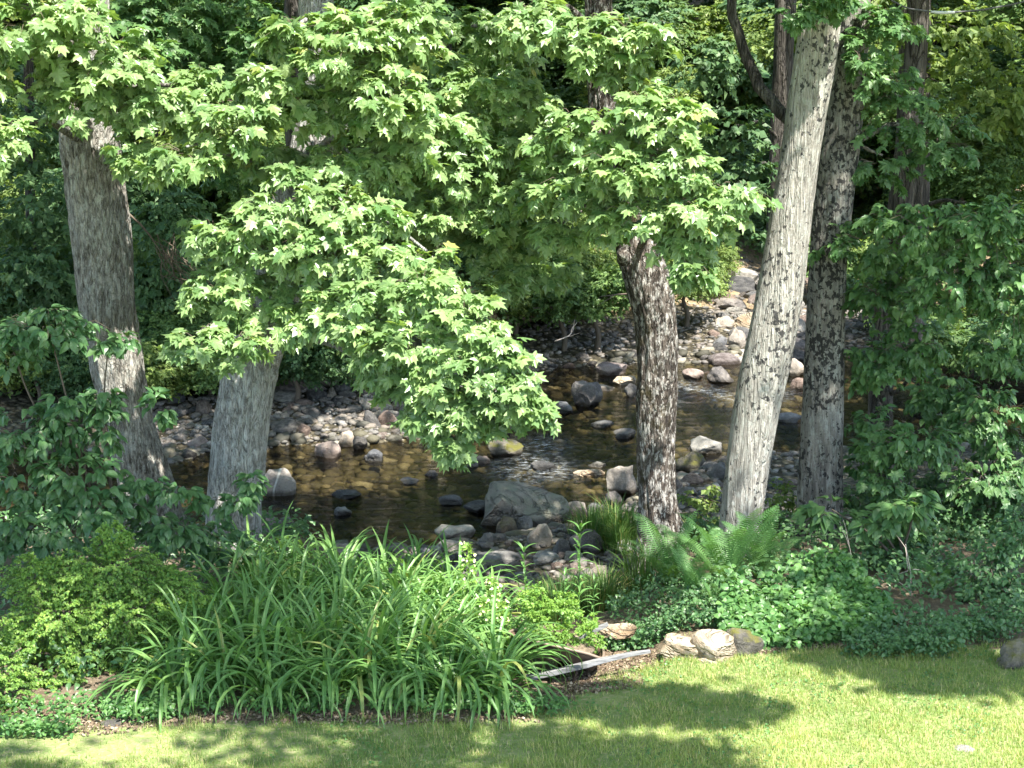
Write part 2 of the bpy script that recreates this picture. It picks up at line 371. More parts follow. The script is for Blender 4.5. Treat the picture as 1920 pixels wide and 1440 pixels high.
# ------------------------------------------------------------------ terrain
WL = -1.34
def smooth(a, b, x): t = np.clip((x - a) / (b - a), 0, 1); return t * t * (3 - 2 * t)
XI = [-60, -8, -4, -2.4, -1.2, -.4, .3, 1.2, 1.8, 3, 8, 60]
TOP = [18, 18, 19.2, 18.6, 17.2, 15.9, 15.4, 15.9, 18.6, 18.6, 18.6, 18]
TOE = [20.5, 20.5, 21, 20.8, 20.2, 19.4, 19.2, 19.6, 20.8, 21, 21, 21]
def yN(x): return np.interp(x, [-60, -8, -1, 0, 1.2, 2, 3.5, 6, 60], [21.5, 21.5, 21.8, 22.3, 22.9, 24.6, 26.5, 27.0, 27.0])
def yF(x): return np.interp(x, [-60, -5, -3, -1.5, -.5, .3, 2, 5, 60], [26.5, 26.8, 27.6, 28.5, 30.0, 32.9, 34, 34.6, 33.5])
def ground_z(x, y):
    x = np.asarray(x, float); y = np.asarray(y, float)
    P = np.stack([x, y, 0 * x], -1)
    nz = fbm(P * .9) - .47; nb = fbm(P * 3.1 + 9) - .47
    top = np.interp(x, XI, TOP); toe = np.interp(x, XI, TOE)
    lawn = .05 * nz * smooth(10, 15, y) - .0 
    z = lawn - .22 * smooth(top - 2.6, top, y) * (1 + nz)
    z = z + (-1.16 + .22 - z * 0) * smooth(top, toe, y)
    n_, f_ = yN(x) + nz * 1.1, yF(x) + nz * 1.3
    z = z - .40 * smooth(n_ - .5, n_ + .9, y) + .42 * smooth(f_ - .9, f_ + .9, y)
    z = z + .10 * nb * smooth(toe - 1, toe + .5, y)
    z = z + .25 * smooth(f_ + .8, f_ + 2.5, y)
    cx = 3.9 + (y - 34) * .30; ch = np.exp(-((x - cx) / 2.3) ** 2) * smooth(33, 36, y)      # the stream comes down here
    rise = 1.0 * smooth(f_ + 2.8, f_ + 4.6, y) + .07 * np.clip(y - 38, 0, 12) + .30 * np.clip(y - 52, 0, 80) + .25 * nz * smooth(36, 44, y) * 2
    z = z + rise * (1 - .93 * ch * (1 - smooth(50, 62, y)))
    return z
xs = np.unique(np.r_[np.linspace(-200, -40, 12), np.linspace(-40, -9, 40), np.arange(-9, 12, .085), np.linspace(12, 45, 42), np.linspace(45, 200, 12)])
ys = np.unique(np.r_[np.linspace(-60, 9, 12), np.linspace(9, 11, 8), np.arange(11.05, 15.6, .05), np.arange(15.6, 38, .09), np.linspace(38, 60, 80), np.linspace(60, 132, 50)])
GX, GY = np.meshgrid(xs, ys, indexing='ij'); GZ = ground_z(GX, GY)
Vg = np.stack([GX, GY, GZ], -1).reshape(-1, 3)
ny = len(ys); ii = np.arange(len(xs) - 1)[:, None] * ny; jj = np.arange(ny - 1)[None]
Fg = np.stack([ii + jj, ii + ny + jj, ii + ny + jj + 1, ii + jj + 1], -1).reshape(-1, 4)
fc = Vg[Fg].mean(1)
def lawn_edge(x): return np.interp(x, [-60, -3.6, -2.7, -2.2, .1, .45, .9, 1.9, 3.0, 3.9, 4.6, 60], [12.95, 12.98, 13.05, 13.15, 13.2, 13.6, 14.5, 14.9, 15.1, 14.9, 14.6, 14.4])
reg = np.where(fc[:, 1] < lawn_edge(fc[:, 0]), 0, np.where(fc[:, 1] < np.interp(fc[:, 0], XI, TOE), 1, np.where(fc[:, 1] < yF(fc[:, 0]) + 3.2, 2, 3)))

def ground_mat(name, a, b, c_, sc1=2.0, pebble=0.0, rough=.95, bumpd=.03):
    m = M(name); c = m.coord('Object'); n1 = m.noise(c, sc1, 5, .6); n2 = m.noise(c, sc1 * 14, 5, .7); 
    col = m.mix(m.ramp(n1, [(.38, m.g(0)), (.62, m.g(1))]), a, b)
    col = m.mix(m.ramp(n2, [(.48, m.g(0)), (.62, m.g(.8))]), col, c_)
    h = n2
    if pebble:
        vv = m.voro(c, pebble); vr = m.n('ShaderNodeTexVoronoi'); m.l(c, vr.inputs[0]); vr.inputs['Scale'].default_value = pebble
        sxx = m.n('ShaderNodeSeparateColor'); m.l(vr.outputs['Color'], sxx.inputs[0])
        col = m.mix(.75, col, m.ramp(sxx.outputs[0], [(0, tuple(x * .5 for x in a)), (.5, b), (1, c_)]))
        col = m.mix(m.ramp(vv, [(.25, m.g(0)), (.55, m.g(.8))]), col, tuple(x * .3 for x in a))
        h = m.math('SUBTRACT', m.math('MULTIPLY', n2, .2), vv)
    return m.done(m.pr(col, rough, .2, m.bump(h, .8, bumpd)))
G_lawn = ground_mat('lawn_soil', (.15, .21, .07), (.23, .27, .10), (.34, .30, .18), 1.4)
G_bed = ground_mat('bank_soil', (.10, .075, .05), (.16, .125, .09), (.26, .21, .15), 2.2)
G_creek = ground_mat('creek_gravel', (.07, .062, .042), (.14, .12, .08), (.22, .19, .135), 1.2, pebble=9.0, rough=.7, bumpd=.06)
G_hill = ground_mat('leaf_litter', (.14, .10, .06), (.22, .17, .10), (.40, .31, .20), 1.0)
for k, (nm, gm) in enumerate((('lawn', G_lawn), ('bank_ground', G_bed), ('creek_bed', G_creek), ('hillside', G_hill))):
    F = Fg[reg == k]; u_, inv = np.unique(F, return_inverse=True)
    link(nm, mesh_np(nm, Vg[u_], inv.reshape(F.shape), mat=gm, smooth=True), kind='structure')

# ------------------------------------------------------------------ water
def water_mat():
    m = M('creek_water'); c = m.coord('Object'); geo = m.n('ShaderNodeNewGeometry')
    w1 = m.noise(m.coord('Object', (1.6, 5.0, 1)), 1.5, 5, .62, .7); w2 = m.noise(m.coord('Object', (5, 14, 1)), 1.6, 4, .6, .4)
    rf = m.attr('riffle'); amp = m.math('ADD', .22, m.math('MULTIPLY', rf, 1.4))
    h = m.math('MULTIPLY', m.math('ADD', w1, m.math('MULTIPLY', w2, .35)), amp)
    nrm = m.bump(h, 1.0, .09)
    tr = m.n('ShaderNodeBsdfTransparent'); tr.inputs[0].default_value = (.62, .58, .44, 1)
    gl = m.n('ShaderNodeBsdfGlossy'); gl.inputs['Roughness'].default_value = .06; m.l(nrm, gl.inputs['Normal'])
    fr = m.n('ShaderNodeFresnel'); fr.inputs[0].default_value = 1.33; m.l(nrm, fr.inputs['Normal'])
    mx = m.n('ShaderNodeMixShader'); m.l(fr.outputs[0], mx.inputs[0]); m.l(tr.outputs[0], mx.inputs[1]); m.l(gl.outputs[0], mx.inputs[2])
    foam = m.pr((.62, .66, .68), .35, .5, nrm)
    fn = m.noise(m.coord('Object', (7, 16, 1)), 1.3, 6, .72, .6)
    ff = m.math('MULTIPLY', m.ramp(fn, [(.50, m.g(0)), (.64, m.g(.75))]), rf, True)
    m2 = m.n('ShaderNodeMixShader'); m.l(ff, m2.inputs[0]); m.l(mx.outputs[0], m2.inputs[1]); m.l(foam, m2.inputs[2])
    return m.done(m2.outputs[0])
riff = [at_z(u, v, WL) for u, v in ((1000, 862), (1015, 835), (975, 895), (1290, 730), (1350, 745), (1440, 735), (1240, 745), (960, 880), (1025, 880))]
wx = np.arange(-14, 16, .09); wy = np.arange(19.5, 37, .09); WX, WY = np.meshgrid(wx, wy, indexing='ij')
rv = np.zeros_like(WX)
for q in riff: rv = np.maximum(rv, .85 * np.exp(-(((WX - q[0]) / .34) ** 2 + ((WY - q[1]) / .6) ** 2)))
WZ = WL + .012 * (fbm(np.stack([WX * 2, WY * 5, 0 * WX], -1)) - .47) + .05 * rv * (fbm(np.stack([WX * 5, WY * 9, 0 * WX], -1)) - .4)
nwy = len(wy); ii = np.arange(len(wx) - 1)[:, None] * nwy; jj = np.arange(nwy - 1)[None]
Fw = np.stack([ii + jj, ii + nwy + jj, ii + nwy + jj + 1, ii + jj + 1], -1).reshape(-1, 4)
Vw = np.stack([WX, WY, WZ], -1).reshape(-1, 3)
keep = (ground_z(Vw[Fw][:, :, 0].mean(1), Vw[Fw][:, :, 1].mean(1)) < WL + .12); Fw = Fw[keep]
u_, inv = np.unique(Fw, return_inverse=True)
link('creek_water', mesh_np('creek_water', Vw[u_], inv.reshape(Fw.shape), mat=water_mat(), smooth=True, extra={'riffle': rv.reshape(-1)[u_]}), kind='structure')

# ------------------------------------------------------------------ rocks
import bmesh
_ico = {}
def ico(sub):
    if sub not in _ico:
        b = bmesh.new(); bmesh.ops.create_icosphere(b, subdivisions=sub, radius=1)
        _ico[sub] = (np.array([v.co[:] for v in b.verts]), np.array([[v.index for v in f.verts] for f in b.faces])); b.free()
    return _ico[sub]
def rock_shape(sub, seed, angular=.3, rough=.12, flat=1.0, peak=None, boxy=0.0):
    r = np.random.default_rng(seed); V, F = ico(sub); V = V.copy()
    if boxy: V = unit(V) if False else V
    if boxy: V = np.sign(V) * np.abs(V) ** (1 - boxy)
    for _ in range(int(6 + angular * 14)):
        n = unit(r.normal(size=3)); d = r.uniform(.55, .88) if angular > .5 else r.uniform(.64, .94)
        e = V @ n - d; V = V - np.clip(e, 0, None)[:, None] * n * .93
    if peak is not None: 
        V[:, 2] += np.clip(1 - np.hypot(V[:, 0] - peak[0], V[:, 1]) / .9, 0, 1) * .45 * (V[:, 2] > 0)
    N = unit(V); V = V + N * ((fbm(V * 1.6 + seed * 3.7, 3) - .45) * rough * 2.6)[:, None]
    if sub >= 4: V = V + N * ((fbm(V * 5 + seed, 4) - .47) * rough * .9)[:, None]
    ext = (V.max(0) - V.min(0)) / 2; V = (V - (V.max(0) + V.min(0)) / 2) / ext
    return V, F
zc = lambda x, y: float(ground_z(np.array([x]), np.array([y]))[0])
ROCKPOS = []
def rock(u, v, w, h, mat, label, name='boulder', sub=4, ang=.52, seed=None, z=None, group='rocks in the creek', depth=None, rot=0.0, tilt=0.0, peak=None, cat='rock', rough=.18, boxy=0.0):
    """(u,v) centre of what shows in the photo, w x h its size there"""
    seed = seed if seed is not None else int(u * 7 + v)
    vb = v + h * .5; zb = WL if z is None else z
    p = at_z(u, vb, zb)
    if z is None:
        for _ in range(6): 
            zb = max(WL, zc(p[0], p[1])); p = at_z(u, vb, zb)
    dist = np.linalg.norm(p - CAM); k = dist / FPX
    W = w * k / 2; 
    th = math.atan2(CAM[2] - zb, p[1]); D = W * (depth or .8)
    H = max(.3 * W, (h * k - 2 * D * math.sin(th) * .55) / math.cos(th))        # height above its footing
    sub_h = H * .35 + .03
    V, F = rock_shape(sub, seed, ang, rough, peak=peak, boxy=boxy)
    c, s = math.cos(rot), math.sin(rot)
    V = V * np.array([W, D, (H + sub_h) / 2]); ct, st = math.cos(tilt), math.sin(tilt)
    V = np.column_stack([V[:, 0] * ct + V[:, 2] * st, V[:, 1], -V[:, 0] * st + V[:, 2] * ct])
    V = V @ np.array([[c, s, 0], [-s, c, 0], [0, 0, 1]])
    me = mesh_np(name, V, F, mat=KM[mat], smooth=True)
    if True:
        try: me.set_sharp_from_angle(angle=R_(26))
        except Exception: pass
    loc = (p[0], p[1] + D * .7, zb - sub_h + (H + sub_h) / 2)
    ROCKPOS.append((loc[0], loc[1], max(W, D)))
    return thing(name, label, cat, loc, group, me)
RK = [
 (521, 903, 66, 52, 'vein', 'grey boulder with a pale vein, in the water right of the pale maple trunk', dict(ang=.8, seed=3)),
 (498, 985, 62, 52, 'pink', 'pinkish grey rounded boulder beside the foot of the pale maple, lower than the veined one', {}),
 (532, 978, 44, 20, 'dark', 'flat dark triangular stone behind the pinkish boulder by the maple foot', dict(ang=.9)),
 (613, 841, 50, 34, 'pink', 'brownish pink boulder standing in shallow water, left of a round pale stone', {}),
 (649, 822, 33, 30, 'pale', 'small round pale boulder between the brownish pink boulder and a dark one', {}),
 (675, 830, 28, 26, 'dark', 'small dark boulder touching the round pale one', {}),
 (699, 852, 38, 24, 'grey', 'grey pointed slab rising from the water below the stony bar', dict(ang=.95, peak=(.3, 0))),
 (596, 787, 84, 44, 'dark', 'long dark boulder lying across the left stony bar, largest stone there', dict(ang=.3, tilt=.28)),
 (694, 783, 30, 32, 'dark', 'dark upright tilted slab on the stony bar, left of a tan striped slab', dict(ang=.5, tilt=-.6)),
 (727, 785, 36, 32, 'pink', 'tan striped slab leaning on the stony bar behind the creek pool', dict(ang=.5, tilt=-.6)),
 (745, 795, 38, 28, 'grey', 'grey layered slab at the right end of the stony bar, near the drooping leaves', dict(ang=.6, tilt=-.5)),
 (655, 768, 30, 14, 'grey', 'upper oval grey stone of two stacked on the stony bar', {}),
 (661, 780, 26, 12, 'dark', 'lower oval dark stone of two stacked on the stony bar', {}),
 (664, 800, 26, 16, 'pale', 'pale stone at the waterline in front of the stony bar', {}),
 (642, 958, 34, 18, 'grey', 'small pointed grey stone alone in the middle of the dark pool', dict(ang=.95, peak=(-.3, 0))),
 (648, 926, 56, 18, 'dark', 'low wet stone just breaking the surface above the pointed stone', {}),
 (768, 900, 36, 14, 'grey', 'low grey stone in the shallows with ripples round it', {}),
 (808, 887, 26, 12, 'grey', 'small low grey stone upstream of the ripples', {}),
 (845, 936, 46, 20, 'dark', 'dark wet stone with a rippled edge, left of the grey rounded boulder', dict(ang=.5)),
 (896, 950, 56, 28, 'dark', 'smooth dark grey boulder against the left side of the biggest slab rock', {}),
 (930, 935, 26, 22, 'grey', 'small grey stone wedged behind the dark rounded boulder, left of the biggest rock', {}),
 (985, 945, 166, 84, 'slab', 'biggest rock in the creek, broad flat-topped and olive grey with cracks', dict(ang=.35, sub=5, seed=52, rough=.085, depth=.75, boxy=.3, tilt=.06)),
 (950, 985, 40, 40, 'moss', 'dark mossy boulder tucked under the front left of the biggest rock', {}),
 (983, 984, 32, 38, 'grey', 'upright grey egg-shaped stone leaning in front of the biggest rock', {}),
 (1012, 1002, 48, 46, 'pale', 'pale pointed boulder standing in front of the biggest rock at right', dict(peak=(0, 0))),
 (1079, 952, 50, 28, 'pale', 'smooth pale flattish boulder just right of the biggest rock', {}),
 (1122, 950, 46, 18, 'grey', 'low grey stone right of the smooth pale flattish boulder', {}),
 (1150, 934, 34, 28, 'grey', 'grey rounded stone left of the mossy dark trunk, below the pale boulder', {}),
 (1100, 1012, 66, 46, 'grey', 'rounded grey-green boulder behind the tall right-hand weed stalk', {}),
 (1052, 1022, 34, 30, 'grey', 'small grey boulder left of the rounded grey-green boulder', {}),
 (852, 996, 78, 30, 'pale', 'low white-topped rock at the edge of the pool above the daylilies', dict(ang=.6)),
 (911, 1010, 28, 26, 'grey', 'small angular grey stone right of the white-topped rock', dict(ang=.6)),
 (800, 1036, 34, 20, 'grey', 'grey stone half hidden behind the daylily tips', {}),
 (637, 1040, 60, 42, 'pale', 'bluish grey boulder behind the back row of daylilies', {}),
 (930, 1045, 96, 28, 'grey', 'long grey rock lying along the near bank above the yellow weeds', dict(ang=.5)),
 (1022, 1044, 54, 26, 'pale', 'pale slab between the two tall weed stalks', dict(ang=.5)),
 (1158, 1026, 60, 24, 'pale', 'pale slab tilted up towards the mossy dark trunk', dict(ang=.8, tilt=-.35)),
 (1101, 738, 60, 50, 'grey', 'lone grey boulder with a notched top in the far pool', dict(seed=8)),
 (933, 790, 62, 46, 'dark', 'dark boulder half hidden behind the hanging maple leaf tip', dict(ang=.6)),
 (948, 838, 68, 36, 'moss', 'brown boulder with a mossy right side above the white riffle', dict(ang=.6)),
 (1054, 763, 40, 24, 'grey', 'low stone left of the lone notched boulder', {}),
 (1130, 795, 44, 14, 'grey', 'flat stone under thin water below the lone notched boulder', {}),
 (1172, 812, 42, 22, 'dark', 'low dark stone in the water left of the mossy dark trunk', {}),
 (1184, 731, 28, 26, 'dark', 'dark stone peeping out left of the mossy dark trunk, upstream', {}),
 (857, 850, 46, 20, 'grey', 'flat blue-grey stone under the lowest hanging leaves', dict(ang=.8)),
 (812, 822, 44, 16, 'tan', 'sunlit pinkish tan stone in the shallows left of the hanging leaves', {}),
 (903, 862, 32, 16, 'pink', 'small pink stone left of the white riffle', {}),
 (886, 870, 22, 12, 'pale', 'tiny pale stone beside the small pink one', {}),
 (1020, 872, 52, 20, 'dark', 'dark flat stone in the fast water right of the riffle', {}),
 (1168, 896, 62, 60, 'pale', 'pale round boulder with a tan foot, left of the mossy dark trunk', {}),
 (1105, 885, 60, 14, 'tan', 'golden brown stone glowing in the sunlit shallows', {}),
 (1120, 870, 34, 12, 'pale', 'pale flat stone at the upper edge of the sunlit shallows', {}),
 (1326, 834, 62, 34, 'pale', 'sunlit pale boulder between the mossy dark trunk and the pale leaning one', {}),
 (1296, 862, 62, 40, 'moss', 'mossy boulder with a black hollow under it, right of the mossy dark trunk', dict(ang=.5)),
 (1346, 882, 40, 34, 'grey', 'bluish grey boulder left of the pale leaning trunk', {}),
 (1276, 893, 26, 22, 'dark', 'dark stone right against the mossy dark trunk', {}),
 (1332, 926, 46, 22, 'grey', 'grey-green stone above the grass between the two right-centre trunks', {}),
 (1290, 920, 34, 18, 'grey', 'small grey stone half buried in grass right of the mossy dark trunk', {}),
 (1352, 702, 52, 34, 'grey', 'brownish grey boulder at the far waterline left of the pale leaning trunk', {}),
 (1383, 632, 32, 36, 'pale', 'upright pale grey boulder upstream in the sun', {}),
 (1362, 606, 44, 30, 'pale', 'sunlit cream boulder at the top of the rocky channel', dict(ang=.5)),
 (1400, 602, 50, 36, 'tan', 'bright sunlit angular boulder touching the pale leaning trunk from the left', dict(ang=.8, peak=(.4, 0))),
 (1396, 664, 46, 22, 'pale', 'flat pale rock below the upright pale boulder', dict(ang=.6)),
 (1350, 640, 30, 20, 'grey', 'grey stone left of the upright pale boulder', {}),
 (1495, 688, 34, 34, 'pale', 'pale boulder seen in the gap between the two right trunks', {}),
 (1481, 782, 54, 20, 'grey', 'flat grey stone in the water in the gap between the two right trunks', {}),
 (1497, 608, 34, 30, 'pale', 'white boulder high up the channel in the gap between the two right trunks', dict(ang=.6)),
 (1500, 718, 36, 22, 'pink', 'pink stone below the pale boulder in the gap between the two right trunks', {}),
 (1370, 568, 60, 24, 'grey', 'grey ledge in shade at the head of the rocky channel', dict(ang=.6)),
 (1148, 690, 60, 26, 'pink', 'brown-pink rounded ledge on the far gravel bar', dict(ang=.4)),
 (1172, 712, 44, 18, 'tan', 'tan boulder at the far waterline left of the mossy dark trunk', {}),
 (1120, 664, 26, 14, 'pale', 'small white stone on the far gravel bar', dict(ang=.7)),
 (1300, 700, 40, 22, 'pink', 'pink stone on the far bar right of the mossy dark trunk', {}),
 (1745, 755, 70, 34, 'grey', 'grey rock glimpsed through the dark leaves at right', dict(ang=.5)),
 (340, 815, 52, 30, 'dark', 'blue-black boulder between the two left trunks', {}),
 (372, 830, 44, 30, 'pink', 'dim brown boulder at the left edge of the pale maple trunk', {}),
 (290, 635, 40, 22, 'grey', 'grey boulder in deep shade between the two left trunks', {}),
]
for u, v, w, h, mt, lab, kw in RK: rock(u, v, w, h, mt, lab, **kw)

# lawn-edge rocks
edge_g = 'rocks edging the lawn'
rock(1282, 1213, 84, 42, 'tan', 'round orange-edged cream rock at the lawn edge, left of the cracked white one', z=0, group=edge_g, ang=.55, seed=5, depth=.6, tilt=.22, boxy=.35)
rock(1341, 1213, 92, 58, 'tan', 'cracked cream white rock in full sun at the lawn edge', z=0, group=edge_g, ang=.8, seed=9, depth=.6, tilt=.2, boxy=.4)
rock(1396, 1206, 76, 58, 'moss', 'brown mossy rock at the right end of the sunlit lawn-edge rocks', z=-.03, group=edge_g, ang=.9, seed=12, depth=.6, boxy=.35)
rock(1340, 1238, 64, 22, 'tan', 'low cream stone half buried in front of the cracked white rock', z=-.03, group=edge_g, ang=.5, seed=16)
rock(1160, 1180, 70, 18, 'tan', 'weathered flat stone behind the raised wheelbarrow handle', z=-.03, group=edge_g, ang=.6, seed=18)
rock(1916, 1226, 84, 56, 'moss', 'craggy brown-grey rock at the right end of the lawn', z=0, group=edge_g, ang=.9, seed=21, boxy=.4, rough=.22, depth=.6)
rock(1810, 1403, 40, 13, 'pale', 'white flat stone showing in the lawn, near the lower right corner', 'flat_stone', z=0, group=None, ang=.5, seed=22)
rock(206, 1354, 40, 14, 'dark', 'black flat stone on bare soil between the barberry and the daylilies', 'flat_stone', z=0, group=None, ang=.5, seed=23)

# cobbles
cob_mesh = []
for k, mt in enumerate(['grey', 'pale', 'pink', 'dark', 'grey', 'pink', 'grey', 'pale']):
    V, F = rock_shape(3, 100 + k, .7 if k % 2 else .45, .14); cob_mesh.append(mesh_np('cobble', V, F, mat=KM[mt], smooth=True)); cob_mesh[-1].set_sharp_from_angle(angle=R_(30))
COB = []
def cobbles(n, poly_fn, label, group, smin, smax, name='cobble', sink=.35):
    c = 0; tries = 0
    while c < n and tries < n * 60:
        tries += 1; x, y = poly_fn()
        s = smin + (smax - smin) * random.random() ** 2.2
        if any((x - a) ** 2 + (y - b) ** 2 < (r * .85 + s * .6) ** 2 for a, b, r in ROCKPOS[-420:]): continue
        z = zc(x, y); o = thing(name, label, 'stone', (x, y, z + s * (.45 - sink)), group, random.choice(cob_mesh))
        o.rotation_euler = (random.uniform(-.3, .3), random.uniform(-.3, .3), random.uniform(0, 6.28))
        o.scale = (s * random.uniform(.8, 1.3), s * random.uniform(.7, 1.0), s * random.uniform(.45, .75))
        ROCKPOS.append((x, y, s)); c += 1; COB.append(o)
def gpix(u0, u1, v0, v1, z):
    def f():
        p = at_z(random.uniform(u0, u1), random.uniform(v0, v1), z); return p[0], p[1]
    return f
cobbles(95, gpix(530, 800, 742, 812, -1.2), 'small river stone among many on the stony bar left of the drooping leaves', 'cobbles on the left bar', .07, .36)
cobbles(58, gpix(830, 1180, 985, 1085, -1.2), 'small stone of the cobble bank between the daylilies and the biggest rock', 'cobbles on the near bank', .05, .18)
cobbles(45, gpix(1265, 1500, 845, 960, -1.25), 'small stone on the near bank behind the right-centre trunks', 'cobbles behind the right trunks', .06, .20)
cobbles(56, gpix(1020, 1500, 645, 712, -1.1), 'small stone of the far gravel bar upstream', 'cobbles on the far bar', .09, .38)
cobbles(40, gpix(1330, 1520, 540, 660, -1.0), 'small stone of the sunlit rocky channel far upstream', 'cobbles up the channel', .14, .55)
cobbles(24, gpix(300, 390, 790, 850, -1.3), 'small dark stone at the waterline between the two left trunks', 'cobbles between the left trunks', .06, .2)
# submerged and loose pebbles: too many to count
def pebbles(name, n, f, smin, smax, label, mt):
    P = np.array([f() for _ in range(n)]); Z = ground_z(P[:, 0], P[:, 1]); s = smin + (smax - smin) * rng.random(n) ** 2
    temps = [rock_shape(1, 300 + k, .7, .15) for k in range(5)]
    a = rng.uniform(0, 6.28, n); Rm = frames(np.column_stack([rng.normal(0, .15, n), rng.normal(0, .15, n), np.ones(n)]), np.column_stack([np.cos(a), np.sin(a), 0 * a]))
    temps = [(V * np.array([1, .8, .5]), F) for V, F in temps]
    V, F, T = scatter(temps, rng.integers(0, 5, n), np.column_stack([P, Z + s * .1]), Rm, s, rng.random(n))
    link(name, mesh_np(name, V, F, T, KP[mt], True), kind='stuff', label=label, category='pebbles')
def pebble_mat(name, stops, rough=.7):
    m = M(name); col = m.ramp(m.attr('tint'), stops); n = m.noise(m.coord('Object'), 30, 4, .7)
    col = m.mix(m.ramp(n, [(.4, m.g(.4)), (.6, m.g(0))]), col, (.05, .045, .035)); return m.done(m.pr(col, rough, .3, m.bump(n, .5, .02)))
KP = {'wet': pebble_mat('streambed_stone', [(0, (.05, .048, .035)), (.3, (.115, .105, .07)), (.55, (.085, .082, .068)), (.8, (.19, .165, .115)), (1, (.32, .30, .245))]),
      'dry': pebble_mat('gravel_stone', [(0, (.07, .068, .065)), (.3, (.17, .16, .145)), (.6, (.22, .185, .155)), (.85, (.13, .12, .115)), (1, (.36, .34, .31))])}
def bedpt():
    x = random.uniform(-6.5, 8.5); a, b = float(yN(x)), float(yF(x)); return x, random.uniform(a - .3, b + .3)
pebbles('streambed_pebbles', 7000, bedpt, .035, .17, 'brown and olive pebbles covering the bed of the shallow creek', 'wet')
def barpt():
    r = random.random()
    if r < .35: x = random.uniform(-6, -.2); return x, float(yF(x)) + random.uniform(-.4, 2.3)
    if r < .6: x = random.uniform(-1.5, 4.5); return x, random.uniform(float(np.interp(x, XI, TOE)) - .4, float(yN(x)) + .3)
    if r < .85: x = random.uniform(.2, 8); return x, float(yF(x)) + random.uniform(-.4, 3.0)
    y = random.uniform(36, 43.5); return 3.9 + (y - 34) * .3 + random.uniform(-2.3, 2.3), y
pebbles('bar_gravel', 8000, barpt, .02, .10, 'loose grey and tan gravel between the creek stones', 'dry')

# ------------------------------------------------------------------ foliage builder
def px_mass(u, v, ru, rv, y, ry=None):
    c = at(u, v, y); k = np.linalg.norm(c - CAM) / FPX
    return c, np.array([ru * k, ry if ry else (ru + rv) * .5 * k * .8, rv * k])
LIT = []                                # places the sun must reach: (centre, radius)
def foliage(root, base, masses, mat, temps, leaf_len, density, nparts=300, leafname='leaf', twigmat=None, min_twig=.004, **kw):
    P, N, T, S, segs = sprays(masses, density, leaf_len, **kw)
    idx = rng.integers(0, len(temps), len(P)); tint = (.5 + .28 * rng.normal(size=len(P))).clip(0, .93)
    odd = rng.random(len(P)) < .004; tint[odd] = 1.0
    Rm = frames(N, T)
    part = np.zeros(len(P), bool)
    if nparts:
        u, v, f = project(P + Rm[:, :, 1] * S[:, None] * .5)
        ok = np.where((u > 0) & (u < 1920) & (v > 0) & (v < 1440))[0]
        cell = (u[ok] // 14).astype(int) * 1000 + (v[ok] // 14).astype(int)
        order = np.lexsort((f[ok], cell)); first = np.r_[True, np.diff(cell[order]) > 0]
        cand = ok[order[first]]
        vis = S[cand] / f[cand] * (.25 + np.abs(np.einsum('ni,ni->n', N[cand], unit(CAM - P[cand]))))
        pick = cand[np.argsort(-vis)[:nparts]]; part[pick] = True
        nb = 4; cache = {}
        for i in pick:
            k = (int(idx[i]), 9 if tint[i] == 1.0 else min(nb - 1, int(tint[i] * nb)))
            if k not in cache:
                tv, tf = temps[k[0]]; tt = 1.0 if k[1] == 9 else (k[1] + .5) / nb * .93
                cache[k] = mesh_np(leafname, tv, tf, np.full(len(tv), tt), mat)
            o = link(leafname, cache[k], root)
            Mx = np.eye(4); Mx[:3, :3] = Rm[i] * S[i]; Mx[:3, 3] = P[i] - base
            o.matrix_basis = Matrix(Mx.tolist())
    r = ~part
    V, F, Tt = scatter(temps, idx[r], P[r] - base, Rm[r], S[r], tint[r])
    link('foliage', mesh_np('foliage', V, F, Tt, mat), root, kind='stuff')
    if twigmat: link('twigs', twig_mesh('twigs', segs, min_twig, base, twigmat), root, kind='stuff')
    return len(P)

def fissure(seed, amp, k=9.0, kz=2.2, lump=.02):
    def f(th, s, r):
        P = np.stack([np.cos(th) * r * k * 3, np.sin(th) * r * k * 3, s * kz], -1) + seed
        a = np.abs(fbm(P, 3) - .47) * 2
        L = fbm(np.stack([np.cos(th) * 1.1, np.sin(th) * 1.1, s * .9], -1) + seed * 2, 3) - .47
        return amp * (np.minimum(a * 2.2, 1) - .7) + lump * L * 3
    return f
def px_path(pts, y):
    P = []; Rr = []
    for u, v, w in pts:
        yy = y(v) if callable(y) else y
        p = at(u, v, yy); P.append(p); Rr.append(w / 2 * np.linalg.norm(p - CAM) / FPX)
    return np.array(P), np.array(Rr)
def tree(name, label, pts, y, mat, seg=72, amp=.012, cat='tree', group=None, seed=1.0, lump=.02, step=.035, sink=.5, flare=1.35):
    P, r = px_path(pts, y)
    gz = zc(P[0][0], P[0][1]); d0 = unit(P[0] - P[1]); P = np.vstack([P[0] + d0 * sink, P]); r = np.r_[r[0] * flare, r]
    base = np.array([P[1][0], P[1][1], gz])
    root = thing(name, label, cat, base, group)
    V, F = tube(P, r, seg, disp=fissure(seed, amp, lump=lump), step=step)
    link('trunk', mesh_np('trunk', V - base, F, mat=mat, smooth=True), root)
    return root, base, P, r
def limb(root, base, pts, r0, r1, mat, seg=10, name='branch', seed=0):
    r = np.random.default_rng(seed); pts = np.array(pts, float)
    Pm = [pts[0]]
    for a, b in zip(pts[:-1], pts[1:]):
        Pm += [(a + b) / 2 + r.normal(0, .04, 3) * np.linalg.norm(b - a), b]
    V, F = tube(Pm, np.linspace(r0, r1, len(Pm)), seg, step=.08, disp=lambda th, s, rr: .12 * rr * (fbm(np.stack([np.cos(th) * 2, np.sin(th) * 2, s * 6], -1) + seed, 2) - .4))
    return link(name, mesh_np(name, V - base, F, mat=mat, smooth=True), root)

